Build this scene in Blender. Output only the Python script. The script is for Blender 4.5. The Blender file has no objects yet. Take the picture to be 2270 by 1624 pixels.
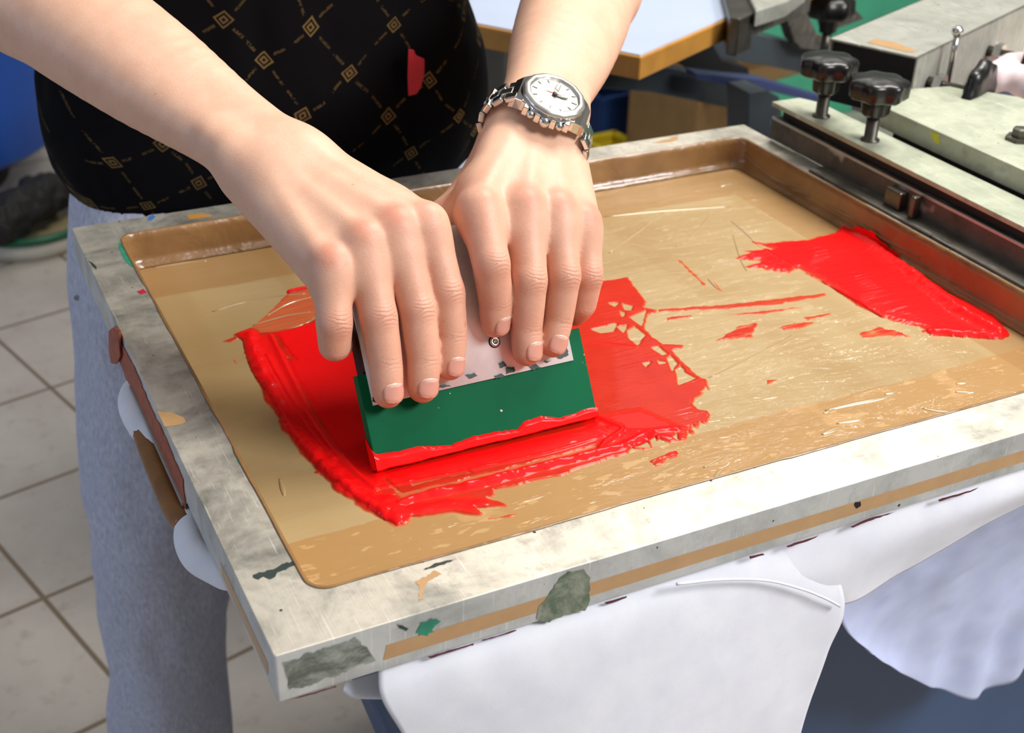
import bpy, bmesh, math, random
import numpy as np
from mathutils import Vector, Matrix

# ------------------------------------------------------------------ camera model of the place (metres, z up)
W0, H0 = 2270.0, 1624.0
FPX = 2857.267
CAM = np.array([-0.112057, -0.463595, 1.33])
RC = np.array([[0.8973474187996874, 0.20112690389554783, -0.3928302158731295],
               [-0.44068836085698065, 0.45614998433699894, -0.7731241558731323],
               [0.02369342902000593, 0.8668766696126657, 0.49795929663229227]])


def ray(px, py):
    v = np.array([px - W0 / 2, -(py - H0 / 2), -FPX]) / FPX
    return RC @ v


def P(px, py, z):
    """point of the plane at height z seen at that pixel"""
    d = ray(px, py)
    return CAM + d * ((z - CAM[2]) / d[2])


def PY(px, py, y):
    d = ray(px, py)
    return CAM + d * ((y - CAM[1]) / d[1])


def PL(px, py, n, o):
    d = ray(px, py)
    n = np.array(n, float)
    return CAM + d * (np.dot(n, np.array(o) - CAM) / np.dot(n, d))


scene = bpy.context.scene
COL = scene.collection
TOP = 0.90          # top of the screen frame
MZ = 0.8715         # the screen mesh


# ------------------------------------------------------------------ object helpers
def link(o):
    COL.objects.link(o)
    return o


def thing(name, label, cat, loc=(0, 0, 0), group=None, rot=None):
    o = link(bpy.data.objects.new(name, None))
    o.empty_display_size = 0.02
    o.location = loc
    if rot is not None:
        o.rotation_euler = rot
    tag(o, label, cat, group)
    return o


def tag(o, label=None, cat=None, group=None, kind=None):
    if label:
        o['label'] = label
    if cat:
        o['category'] = cat
    if group:
        o['group'] = group
    if kind:
        o['kind'] = kind
    return o


def to_obj(name, me, mat, parent=None, smooth=True, label=None):
    o = link(bpy.data.objects.new(name, me))
    if mat:
        if isinstance(mat, (list, tuple)):
            for m in mat:
                me.materials.append(m)
        else:
            me.materials.append(mat)
    if smooth:
        me.polygons.foreach_set('use_smooth', [True] * len(me.polygons))
    if parent:
        o.parent = parent
        if parent.type == 'EMPTY':          # parts keep world coordinates; a part's own world matrix is the identity
            o.matrix_parent_inverse = Matrix.LocRotScale(parent.location, parent.rotation_euler, parent.scale).inverted()
    if label:
        o['label'] = label
    return o


def mesh_np(name, V, F):
    me = bpy.data.meshes.new(name)
    V = np.asarray(V, np.float32)
    F = np.asarray(F, np.int32)
    k = F.shape[1]
    me.vertices.add(len(V))
    me.vertices.foreach_set('co', V.ravel())
    me.loops.add(F.size)
    me.loops.foreach_set('vertex_index', F.ravel())
    me.polygons.add(len(F))
    me.polygons.foreach_set('loop_start', np.arange(0, F.size, k, dtype=np.int32))
    me.update(calc_edges=True)
    me.validate()
    return me


def attr(me, name, vals):
    a = me.attributes.new(name, 'FLOAT', 'POINT')
    a.data.foreach_set('value', np.asarray(vals, np.float32))


def from_bm(name, bm, mat, parent=None, smooth=False, bevel=0, segs=2, label=None, auto=None):
    bmesh.ops.recalc_face_normals(bm, faces=bm.faces)
    me = bpy.data.meshes.new(name)
    bm.to_mesh(me)
    bm.free()
    o = to_obj(name, me, mat, parent, smooth, label)
    if bevel:
        m = o.modifiers.new('Bevel', 'BEVEL')
        m.width = bevel
        m.segments = segs
        m.limit_method = 'ANGLE'
        m.angle_limit = math.radians(35)
        m.harden_normals = False
    return o


def add_box(bm, c, s, R=None):
    v = []
    for dx in (-.5, .5):
        for dy in (-.5, .5):
            for dz in (-.5, .5):
                p = np.array([dx * s[0], dy * s[1], dz * s[2]])
                if R is not None:
                    p = R @ p
                v.append(bm.verts.new(np.array(c) + p))
    for f in ((0, 1, 3, 2), (4, 6, 7, 5), (0, 4, 5, 1), (2, 3, 7, 6), (0, 2, 6, 4), (1, 5, 7, 3)):
        bm.faces.new([v[i] for i in f])


def add_prism(bm, pts, off):
    """closed polygon (3-D points) extruded by the vector off"""
    off = np.array(off, float)
    a = [bm.verts.new(p) for p in pts]
    b = [bm.verts.new(np.array(p) + off) for p in pts]
    bm.faces.new(a)
    bm.faces.new(list(reversed(b)))
    n = len(a)
    for i in range(n):
        bm.faces.new([a[i], b[i], b[(i + 1) % n], a[(i + 1) % n]])


def basis(axis):
    z = np.array(axis, float)
    z /= np.linalg.norm(z)
    h = np.array([0, 0, 1.]) if abs(z[2]) < .9 else np.array([1., 0, 0])
    x = np.cross(h, z)
    x /= np.linalg.norm(x)
    return x, np.cross(z, x), z


def add_lathe(bm, o, axis, prof, n=32, lobes=0, amp=0, B=None):
    """profile [(r, h)...] turned round axis from o"""
    x, y, z = basis(axis) if B is None else B
    o = np.array(o, float)
    rings = []
    for r, h in prof:
        ring = []
        for i in range(n):
            t = 2 * math.pi * i / n
            rr = r * (1 + (amp * math.cos(lobes * t) if lobes else 0))
            ring.append(bm.verts.new(o + z * h + (x * math.cos(t) + y * math.sin(t)) * rr))
        rings.append(ring)
    for a, b in zip(rings, rings[1:]):
        for i in range(n):
            bm.faces.new([a[i], a[(i + 1) % n], b[(i + 1) % n], b[i]])
    bm.faces.new(list(reversed(rings[0])))
    bm.faces.new(rings[-1])


def add_tube(bm, pts, r, n=12):
    pts = [np.array(p, float) for p in pts]
    rs = r if hasattr(r, '__len__') else [r] * len(pts)
    rings = []
    px = None
    for i, p in enumerate(pts):
        d = pts[min(i + 1, len(pts) - 1)] - pts[max(i - 1, 0)]
        d /= np.linalg.norm(d)
        if px is None:
            px = basis(d)[0]
        px = px - d * np.dot(px, d)
        px /= np.linalg.norm(px)
        py = np.cross(d, px)
        rings.append([bm.verts.new(p + (px * math.cos(2 * math.pi * k / n) + py * math.sin(2 * math.pi * k / n)) * rs[i]) for k in range(n)])
    for a, b in zip(rings, rings[1:]):
        for i in range(n):
            bm.faces.new([a[i], a[(i + 1) % n], b[(i + 1) % n], b[i]])
    bm.faces.new(list(reversed(rings[0])))
    bm.faces.new(rings[-1])


def spline(pts, n):
    """Catmull-Rom through the points, n samples in all"""
    p = [np.array(q, float) for q in pts]
    p = [2 * p[0] - p[1]] + p + [2 * p[-1] - p[-2]]
    out = []
    m = len(p) - 3
    for k in range(n):
        s = k / (n - 1) * m
        i = min(int(s), m - 1)
        t = s - i
        a, b, c, d = p[i:i + 4]
        out.append(.5 * (2 * b + (c - a) * t + (2 * a - 5 * b + 4 * c - d) * t * t + (3 * b - a - 3 * c + d) * t ** 3))
    return out


# ------------------------------------------------------------------ materials
def S2L(c):
    """sRGB 0-255 to linear"""
    return tuple((v / 255 / 12.92) if v / 255 <= .04045 else ((v / 255 + .055) / 1.055) ** 2.4 for v in c) + (1.0,)


class NB:
    """short node builder"""
    def __init__(s, name):
        s.m = bpy.data.materials.new(name)
        s.m.use_nodes = True
        s.t = s.m.node_tree
        s.t.nodes.clear()
        s.out = s.t.nodes.new('ShaderNodeOutputMaterial')
        s.b = s.t.nodes.new('ShaderNodeBsdfPrincipled')
        s.t.links.new(s.b.outputs[0], s.out.inputs[0])

    def n(s, typ, ins=None, **kw):
        nd = s.t.nodes.new('ShaderNode' + typ)
        for k, v in kw.items():
            setattr(nd, k, v)
        for k, v in (ins or {}).items():
            s.set(nd.inputs[k], v)
        return nd

    def set(s, sock, v):
        if hasattr(v, 'is_output'):
            s.t.links.new(v, sock)
        elif hasattr(v, 'outputs'):
            s.t.links.new(v.outputs[0], sock)
        else:
            sock.default_value = v

    def p(s, **kw):
        for k, v in kw.items():
            s.set(s.b.inputs[k.replace('_', ' ')], v)
        return s

    def math(s, op, a, b=0.0, c=None, clamp=False):
        nd = s.n('Math', operation=op, use_clamp=clamp)
        s.set(nd.inputs[0], a)
        s.set(nd.inputs[1], b)
        if c is not None:
            s.set(nd.inputs[2], c)
        return nd.outputs[0]

    def obj(s):
        return s.n('TexCoord').outputs['Object']

    def noise(s, scale, detail=4, rough=.6, vec=None, dist=0.0, stretch=None):
        v = vec if vec is not None else s.obj()
        if stretch:
            v = s.n('Mapping', {'Vector': v, 'Scale': stretch}).outputs[0]
        return s.n('TexNoise', {'Vector': v, 'Scale': scale, 'Detail': detail, 'Roughness': rough, 'Distortion': dist}).outputs[0]

    def ramp(s, fac, stops, interp='LINEAR'):
        nd = s.n('ValToRGB')
        nd.color_ramp.interpolation = interp
        e = nd.color_ramp.elements
        while len(e) < len(stops):
            e.new(.5)
        for el, (pos, col) in zip(e, stops):
            el.position = pos
            el.color = col if hasattr(col, '__len__') else (col, col, col, 1)
        s.set(nd.inputs[0], fac)
        return nd.outputs[0]

    def mix(s, fac, a, b, blend='MIX'):
        nd = s.n('Mix', data_type='RGBA', blend_type=blend)
        s.set(nd.inputs[0], fac)
        s.set(nd.inputs[6], a)
        s.set(nd.inputs[7], b)
        return nd.outputs[2]

    def bump(s, h, strength=.3, dist=.001, normal=None):
        nd = s.n('Bump', {'Height': h, 'Strength': strength, 'Distance': dist})
        if normal is not None:
            s.set(nd.inputs['Normal'], normal)
        return nd.outputs[0]

    def attr(s, name):
        return s.n('Attribute', attribute_name=name).outputs['Fac']


def simple(name, rgb, rough=.5, metal=0.0, var=.12, nscale=40, bump=0.0, bscale=200, **kw):
    """plain material with slight procedural mottling"""
    b = NB(name)
    c = S2L(rgb)
    d = tuple(v * (1 - var) for v in c[:3]) + (1,)
    e = tuple(min(1, v * (1 + var)) for v in c[:3]) + (1,)
    nz = b.noise(nscale)
    b.p(Base_Color=b.ramp(nz, [(.3, d), (.7, e)]), Roughness=rough, Metallic=metal)
    if bump:
        b.p(Normal=b.bump(b.noise(bscale, 3), bump, .001))
    b.p(**kw)
    return b.m


MAT = {}

# skin
b = NB('skin')
red = b.attr('red')
base = b.mix(b.ramp(b.noise(60, 4), [(.35, 0), (.7, 1)]), S2L((230, 186, 158)), S2L((222, 174, 146)))
base = b.mix(b.ramp(b.noise(600, 2), [(.35, 0), (.65, .35)]), base, S2L((222, 168, 140)))
base = b.mix(b.math('MULTIPLY', red, 1.0, clamp=True), base, S2L((194, 92, 72)))
base = b.mix(b.ramp(b.noise(130, 1, .4), [(.79, 0), (.83, .4)]), base, S2L((170, 110, 85)))
cm = b.attr('crease_mask')
ct = b.attr('crease_t')
wob = b.math('ADD', ct, b.math('MULTIPLY', b.math('SUBTRACT', b.noise(260, 3), .5), 2.6))
wav = b.math('POWER', b.math('ABSOLUTE', b.math('SINE', b.math('MULTIPLY', wob, 1.25))), .45)
cre = b.math('MULTIPLY', b.math('SUBTRACT', wav, 1.0), cm)
base = b.mix(b.math('MULTIPLY', cre, -.5, clamp=True), base, S2L((190, 120, 98)))
fine = b.n('TexVoronoi', {'Vector': b.obj(), 'Scale': 900.0}, feature='F1').outputs[0]
nrm = b.bump(b.math('ADD', fine, b.noise(500, 3)), .10, .0006)
nrm = b.bump(cre, .42, .0010, nrm)
b.p(Base_Color=base, Roughness=.47, Normal=nrm, Subsurface_Weight=.12, Subsurface_Scale=.01, Specular_IOR_Level=.38)
b.b.inputs['Subsurface Radius'].default_value = (1.0, .35, .2)
MAT['skin'] = b.m

b = NB('nail')
lun = b.attr('lunula')
col = b.mix(lun, S2L((214, 152, 133)), S2L((230, 190, 172)))
b.p(Base_Color=col, Roughness=.26, Subsurface_Weight=.1, Subsurface_Scale=.004, Coat_Weight=.25, Coat_Roughness=.2)
MAT['nail'] = b.m

# printed shirt: gold squares joined by broken lines of tiny lettering on black cloth
b = NB('printed_shirt')
sp = b.n('SeparateXYZ', {'Vector': b.obj()})
wx = b.math('ADD', sp.outputs[0], b.math('MULTIPLY', b.math('SUBTRACT', b.noise(7, 2), .5), .05))
wz = b.math('ADD', b.math('ADD', sp.outputs[2], b.math('MULTIPLY', sp.outputs[1], -.55)), b.math('MULTIPLY', b.math('SUBTRACT', b.noise(6, 2, vec=b.n('Mapping', {'Vector': b.obj(), 'Location': (3, 2, 1)}).outputs[0]), .5), .05))
ca, sa = math.cos(math.radians(33)), math.sin(math.radians(33))
CELL = .055
ua = b.math('DIVIDE', b.math('ADD', b.math('MULTIPLY', wx, ca), b.math('MULTIPLY', wz, sa)), CELL)
va = b.math('DIVIDE', b.math('SUBTRACT', b.math('MULTIPLY', wz, ca), b.math('MULTIPLY', wx, sa)), CELL)
fu = b.math('SUBTRACT', b.math('FRACT', ua), .5)
fv = b.math('SUBTRACT', b.math('FRACT', va), .5)
au, av = b.math('ABSOLUTE', fu), b.math('ABSOLUTE', fv)
mx = b.math('MAXIMUM', au, av)
sq = b.math('LESS_THAN', mx, .105)
ringhole = b.math('MULTIPLY', b.math('LESS_THAN', mx, .078), b.math('GREATER_THAN', mx, .052))
core = b.math('LESS_THAN', mx, .022)
sq = b.math('MULTIPLY', sq, b.math('SUBTRACT', 1.0, b.math('ADD', ringhole, core)))
glyph = b.math('GREATER_THAN', b.noise(420, 1), .44)
seg1 = b.math('MULTIPLY', b.math('LESS_THAN', au, .022), b.math('MULTIPLY', b.math('GREATER_THAN', av, .2), b.math('LESS_THAN', av, .45)))
seg2 = b.math('MULTIPLY', b.math('LESS_THAN', av, .022), b.math('MULTIPLY', b.math('GREATER_THAN', au, .17), b.math('LESS_THAN', au, .40)))
lines = b.math('MULTIPLY', b.math('MAXIMUM', seg1, seg2), glyph)
msk = b.math('MAXIMUM', sq, b.math('MULTIPLY', lines, .45))
msk = b.math('MULTIPLY', msk, b.ramp(b.noise(18, 2), [(.3, .45), (.6, 1)]))
b.p(Base_Color=b.mix(msk, S2L((7, 6, 9)), S2L((112, 90, 52))), Roughness=.9, Specular_IOR_Level=.12,
    Normal=b.bump(b.noise(900, 2), .25, .0005))
MAT['shirt'] = b.m

b = NB('heather_sweat')
n1 = b.noise(330, 3, .7, stretch=(1, 1, .35))
n2 = b.noise(14, 3)
c = b.mix(b.ramp(n1, [(.32, 0), (.68, 1)]), S2L((160, 163, 182)), S2L((204, 206, 218)))
c = b.mix(b.ramp(n2, [(.35, 0), (.7, .4)]), c, S2L((172, 175, 192)))
b.p(Base_Color=c, Roughness=.95, Specular_IOR_Level=.1, Normal=b.bump(n1, .35, .001), Sheen_Weight=.2)
MAT['sweat'] = b.m

# worn aluminium of the frame
def worn_metal(name, light, dark, rough=.42, metal=.75, dirt=.5, green=0.0):
    b = NB(name)
    n1 = b.noise(18, 6, .65, dist=.6)
    n2 = b.noise(55, 5, .7)
    br = b.noise(90, 3, .6, stretch=(.12, 1, 1))
    c = b.mix(b.ramp(n1, [(.42, 0), (.66, dirt)]), S2L(light), S2L(dark))
    c = b.mix(b.ramp(n2, [(.55, 0), (.75, dirt * .7)]), c, S2L(tuple(v * .62 for v in dark)))
    c = b.mix(b.ramp(br, [(.3, 0), (.8, .25)]), c, S2L(tuple(min(255, v * 1.08) for v in light)))
    sc = b.n('TexNoise', {'Vector': b.n('Mapping', {'Vector': b.obj(), 'Rotation': (0, 0, .7), 'Scale': (900, 30, 30)}).outputs[0], 'Scale': 1.0, 'Detail': 2.0}).outputs[0]
    c = b.mix(b.ramp(sc, [(.64, 0), (.72, .55)]), c, S2L((245, 243, 235)))
    if green:
        c = b.mix(b.math('MULTIPLY', b.ramp(b.noise(30, 4), [(.62, 0), (.70, 1)]), green), c, S2L((60, 110, 85)))
    sp1 = b.n('TexVoronoi', {'Vector': b.obj(), 'Scale': 85.0}, feature='F1')
    c = b.mix(b.math('LESS_THAN', b.math('ADD', sp1.outputs[0], b.math('MULTIPLY', b.noise(20), .4)), .24), c, S2L(tuple(v * .45 for v in dark)))
    b.p(Base_Color=c, Metallic=metal, Roughness=b.ramp(n2, [(.3, rough - .08), (.75, rough + .2)]),
        Normal=b.bump(b.math('ADD', br, sc), .08, .0006))
    return b.m


MAT['alu'] = worn_metal('worn_aluminium', (216, 210, 195), (114, 116, 111), .42, .72, .8, .0)
MAT['alu_side'] = worn_metal('worn_aluminium_side', (214, 216, 214), (124, 130, 124), .42, .6, .5, .2)
MAT['clamp_plate'] = worn_metal('painted_clamp_plate', (186, 190, 168), (136, 144, 122), .42, .3, .6, .0)
MAT['clamp_dark'] = worn_metal('grimy_steel', (100, 96, 88), (52, 48, 42), .5, .4, .6)
MAT['grey_box'] = worn_metal('grey_painted_steel', (158, 158, 148), (120, 120, 110), .5, .2, .5)
MAT['steel'] = simple('bright_steel', (205, 203, 196), .22, 1.0, .1, 60)
MAT['steel_dark'] = simple('dark_steel', (95, 92, 84), .35, .8, .2, 60)
MAT['watch_steel'] = simple('watch_steel', (214, 212, 206), .20, 1.0, .06, 80)
MAT['watch_steel_bright'] = simple('brushed_watch_bezel', (206, 204, 196), .34, .85, .06, 300)
MAT['black_plastic'] = simple('black_plastic', (20, 19, 17), .30, 0, .3, 60)
MAT['black'] = simple('matt_black', (14, 13, 13), .7, 0, .3, 40)
MAT['slate'] = simple('slate_painted_steel', (62, 70, 76), .45, 0, .12, 20)
MAT['slate_blue'] = simple('blue_slate_paint', (56, 66, 106), .4, 0, .12, 20)
MAT['base_blue'] = simple('dark_blue_paint', (54, 80, 116), .42, 0, .10, 6)
MAT['teal'] = simple('teal_paint', (84, 190, 150), .45, 0, .08, 6)
MAT['wall'] = simple('pinkish_plaster', (205, 190, 176), .8, 0, .08, 5)
MAT['wood'] = simple('honey_wood', (182, 128, 52), .5, 0, .15, 25)
MAT['wood_dark'] = simple('dark_wood', (66, 40, 18), .6, 0, .2, 25)
MAT['board_white'] = simple('glossy_white_board', (196, 208, 232), .2, 0, .06, 4, Coat_Weight=.3)
MAT['blue_plastic'] = simple('blue_plastic', (14, 80, 176), .5, 0, .12, 6)
MAT['green_rubber'] = simple('green_rubber', (8, 84, 54), .4, 0, .1, 20)
MAT['tub_white'] = simple('white_plastic', (200, 196, 184), .4, 0, .08, 20)
MAT['cream'] = simple('cream_plastic', (176, 160, 122), .6, 0, .15, 15)
MAT['brown_stuff'] = simple('brown_scrap', (66, 42, 22), .8, 0, .3, 25)
MAT['dark_cupboard'] = simple('dark_grey_paint', (70, 68, 62), .6, 0, .1, 8)  # shade of the floor as a dark grey
MAT['crate_blue'] = simple('dark_blue_plastic', (12, 44, 92), .5, 0, .1, 8)
MAT['cardboard'] = simple('cardboard', (120, 92, 52), .8, 0, .12, 20)
MAT['yellow'] = simple('yellow_plastic', (190, 165, 30), .4, 0, .1, 20)
MAT['pink_rag'] = simple('stained_rag', (236, 214, 216), .9, 0, .12, 25)
MAT['navy'] = simple('navy_cloth', (26, 32, 48), .8, 0, .2, 30)
MAT['rust_tape'] = simple('rust_red_tape', (160, 82, 58), .6, 0, .35, 130, bump=.6, bscale=260)
MAT['kraft_tape'] = simple('tan_packing_tape', (186, 146, 100), .35, 0, .07, 60, Coat_Weight=.3)
MAT['platen_edge'] = simple('brown_platen_edge', (138, 92, 46), .4, 0, .2, 60)
MAT['maroon'] = simple('maroon_ink', (92, 36, 48), .5, 0, .2, 60)
MAT['green_paint'] = simple('dried_green_ink', (40, 130, 100), .5, 0, .25, 90)
MAT['dark_ink'] = simple('dried_dark_ink', (40, 54, 50), .5, 0, .3, 120)
MAT['blue_ink'] = simple('dried_blue_ink', (60, 110, 170), .5, 0, .2, 90)
MAT['yellow_ink'] = simple('yellow_ink', (215, 210, 40), .5, 0, .15, 90)
MAT['red_patch'] = simple('red_pocket', (178, 14, 40), .6, 0, .08, 60)
MAT['orange'] = simple('orange_pointer', (225, 100, 60), .5, 0, .05, 60)
MAT['lume'] = simple('pale_watch_hand', (226, 224, 190), .4, 0, .03, 60)
MAT['zinc'] = simple('grey_strip', (176, 180, 176), .4, .5, .1, 60)
b = NB('dark_grey_grime')
n1 = b.noise(70, 6, .75, stretch=(.5, 1, 1), dist=.4)
b.p(Base_Color=b.mix(b.ramp(n1, [(.42, 0), (.62, 1)]), S2L((104, 108, 98)), S2L((168, 172, 164))), Roughness=.55, Metallic=.3)
MAT['grime'] = b.m
b = NB('dirty_green_grime')
n1 = b.noise(55, 6, .75, dist=.4)
b.p(Base_Color=b.mix(b.ramp(n1, [(.40, 0), (.60, 1)]), S2L((88, 104, 82)), S2L((150, 152, 134))), Roughness=.55)
MAT['green_grime'] = b.m
b = NB('clear_film')
b.p(Base_Color=S2L((172, 144, 100)), Roughness=.2, Coat_Weight=1.0, Coat_Roughness=.02)
MAT['film'] = b.m

b = NB('cotton')
n1 = b.noise(30, 3)
b.p(Base_Color=b.ramp(n1, [(.3, S2L((226, 226, 234))), (.7, S2L((236, 236, 241)))]), Roughness=.95, Specular_IOR_Level=.1,
    Normal=b.bump(b.noise(1400, 2), .15, .0004), Sheen_Weight=.1)
MAT['cotton'] = b.m

# screen mesh under glossy film: khaki stencil, browner taped border with trapped air
b = NB('coated_screen_mesh')
sp = b.n('SeparateXYZ', {'Vector': b.obj()})
X, Y = sp.outputs[0], sp.outputs[1]
edge = b.math('MULTIPLY', b.math('SUBTRACT', b.noise(9, 3), .5), .012)
near = b.math('LESS_THAN', b.math('ADD', Y, edge), .118)
nr = b.math('LESS_THAN', Y, .078)
left = b.math('LESS_THAN', b.math('ADD', X, b.math('MULTIPLY', edge, .4)), .062)
rightb = b.math('GREATER_THAN', b.math('ADD', X, b.math('MULTIPLY', edge, .1)), .585)
far = b.math('GREATER_THAN', b.math('ADD', Y, edge), .455)
base = b.mix(b.ramp(b.noise(5, 2), [(.35, 0), (.65, 1)]), S2L((174, 149, 106)), S2L((164, 138, 94)))
st = b.noise(26, 2, .5, stretch=(.08, 1, 1), dist=.2)
base = b.mix(b.ramp(st, [(.5, 0), (.62, .22)]), base, S2L((150, 120, 74)))
st2 = b.noise(22, 2, .5, stretch=(1, .06, 1), dist=.2)
base = b.mix(b.ramp(st2, [(.52, 0), (.60, .25)]), base, S2L((152, 118, 68)))
bub = b.n('TexNoise', {'Vector': b.n('Mapping', {'Vector': b.obj(), 'Scale': (.55, 1.3, 1)}).outputs[0], 'Scale': 120.0, 'Detail': 2.0}).outputs[0]
tape = b.mix(b.ramp(bub, [(.62, 0), (.66, .75)]), S2L((166, 128, 78)), S2L((190, 154, 104)))
tape = b.mix(b.ramp(b.noise(12, 3), [(.62, 0), (.64, .6)]), tape, S2L((186, 146, 94)))
c = b.mix(near, base, tape)
c = b.mix(b.math('MULTIPLY', b.math('MAXIMUM', rightb, far), .6), c, S2L((154, 112, 64)))
wr = b.noise(16, 4, .5, dist=1.2, stretch=(.5, 1.4, 1))
wr2 = b.noise(60, 3, .5, dist=.8, stretch=(.35, 1.3, 1))
b.p(Base_Color=c, Roughness=.55, Specular_IOR_Level=.25, Coat_Weight=.35, Coat_Roughness=.035,
    Coat_Normal=b.bump(b.math('ADD', b.math('POWER', wr, 2.0), b.math('MULTIPLY', b.math('POWER', wr2, 4.0), 1.0)), .55, .006))
MAT['screen'] = b.m

b = NB('brown_lining_tape')
wr = b.noise(22, 4, .5, dist=1.0)
b.p(Base_Color=b.mix(b.ramp(b.noise(14, 3), [(.35, 0), (.7, 1)]), S2L((124, 92, 56)), S2L((154, 116, 72))), Roughness=.3,
    Coat_Weight=.4, Coat_Roughness=.08, Normal=b.bump(b.math('POWER', wr, 2.0), .5, .006))
MAT['lining'] = b.m

# ink: thin film is duller and browner than the thick wet body
b = NB('red_ink')
h = b.attr('thickness')
thin = b.mix(b.ramp(b.noise(40, 3), [(.3, 0), (.7, 1)]), S2L((184, 44, 20)), S2L((174, 34, 12)))
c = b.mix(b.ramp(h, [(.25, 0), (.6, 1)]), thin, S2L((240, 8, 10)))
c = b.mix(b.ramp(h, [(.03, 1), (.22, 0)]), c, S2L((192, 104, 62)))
b.p(Base_Color=c, Roughness=.55, Coat_Weight=.2, Coat_Roughness=.05, Specular_IOR_Level=.1,
    Normal=b.bump(b.noise(160, 4, .6, stretch=(.5, 1, 1)), .25, .0012))
MAT['ink'] = b.m

b = NB('green_blade')
gx = b.noise(9, 3, stretch=(1, .4, .3))
c = b.mix(b.ramp(gx, [(.3, 0), (.7, 1)]), S2L((0, 90, 54)), S2L((4, 98, 62)))
c = b.mix(b.ramp(b.noise(60, 3, stretch=(.15, 1, 1)), [(.6, 0), (.8, .25)]), c, S2L((40, 112, 82)))
c = b.mix(b.ramp(b.noise(110, 2), [(.735, 0), (.745, .9)]), c, S2L((225, 225, 190)))
b.p(Base_Color=c, Roughness=.5, Specular_IOR_Level=.09)
MAT['blade'] = b.m

b = NB('squeegee_holder')
n1 = b.noise(45, 4, .6)
c = b.mix(b.ramp(b.noise(70, 5, .7, stretch=(.6, 1, 1)), [(.66, 0), (.69, .85)]), S2L((238, 244, 243)), S2L((48, 42, 40)))
c = b.mix(b.ramp(n1, [(.45, 0), (.7, .3)]), c, S2L((200, 198, 186)))
b.p(Base_Color=c, Metallic=.12, Roughness=.36, Normal=b.bump(n1, .06, .001))
MAT['holder'] = b.m

# tiled floor
b = NB('floor_tiles')
sp = b.n('SeparateXYZ', {'Vector': b.obj()})
t1, t2 = math.radians(14.3), math.radians(-74.5)
g = []
for t, step, off in ((t1, .30, 1.5195), (t2, .282, .2845)):
    nx, ny = -math.sin(t), math.cos(t)
    q = b.math('ADD', b.math('MULTIPLY', sp.outputs[0], nx), b.math('MULTIPLY', sp.outputs[1], ny))
    q = b.math('DIVIDE', b.math('SUBTRACT', q, off), step)
    q = b.math('ABSOLUTE', b.math('SUBTRACT', b.math('FRACT', b.math('ADD', q, .5)), .5))
    g.append(b.math('LESS_THAN', q, .014))
grout = b.math('MAXIMUM', g[0], g[1])
tile = b.mix(b.ramp(b.noise(5, 5, .65), [(.35, 0), (.7, 1)]), S2L((186, 178, 168)), S2L((170, 160, 150)))
tile = b.mix(b.ramp(b.noise(26, 4, .7), [(.56, 0), (.74, .5)]), tile, S2L((130, 116, 100)))
c = b.mix(grout, tile, S2L((112, 96, 74)))
b.p(Base_Color=c, Roughness=.5, Normal=b.bump(grout, -.3, .002))
MAT['floor'] = b.m

b = NB('watch_dial')
b.p(Base_Color=b.mix(b.ramp(b.noise(260, 3), [(.64, 0), (.74, .5)]), S2L((196, 194, 184)), S2L((128, 118, 108))), Roughness=.3, Metallic=.1)
MAT['dial'] = b.m
b = NB('watch_crystal')
tr = b.n('BsdfTransparent')
gl = b.n('BsdfGlossy', {'Roughness': .03})
mx_ = b.n('MixShader', {0: .05, 1: tr.outputs[0], 2: gl.outputs[0]})
b.t.links.new(mx_.outputs[0], b.out.inputs[0])
b.t.nodes.remove(b.b)
MAT['crystal'] = b.m
b = NB('pale_blue_cotton')  # white cotton again, with bluish shade painted into its colour
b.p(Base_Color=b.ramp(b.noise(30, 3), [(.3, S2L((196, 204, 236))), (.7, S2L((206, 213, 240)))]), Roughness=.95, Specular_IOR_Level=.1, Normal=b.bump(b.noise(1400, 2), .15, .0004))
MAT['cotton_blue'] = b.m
# ------------------------------------------------------------------ implicit surfaces -> one continuous mesh
def smin(a, b, k):
    h = np.maximum(k - np.abs(a - b), 0) / k
    return np.minimum(a, b) - h * h * k * .25


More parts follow.
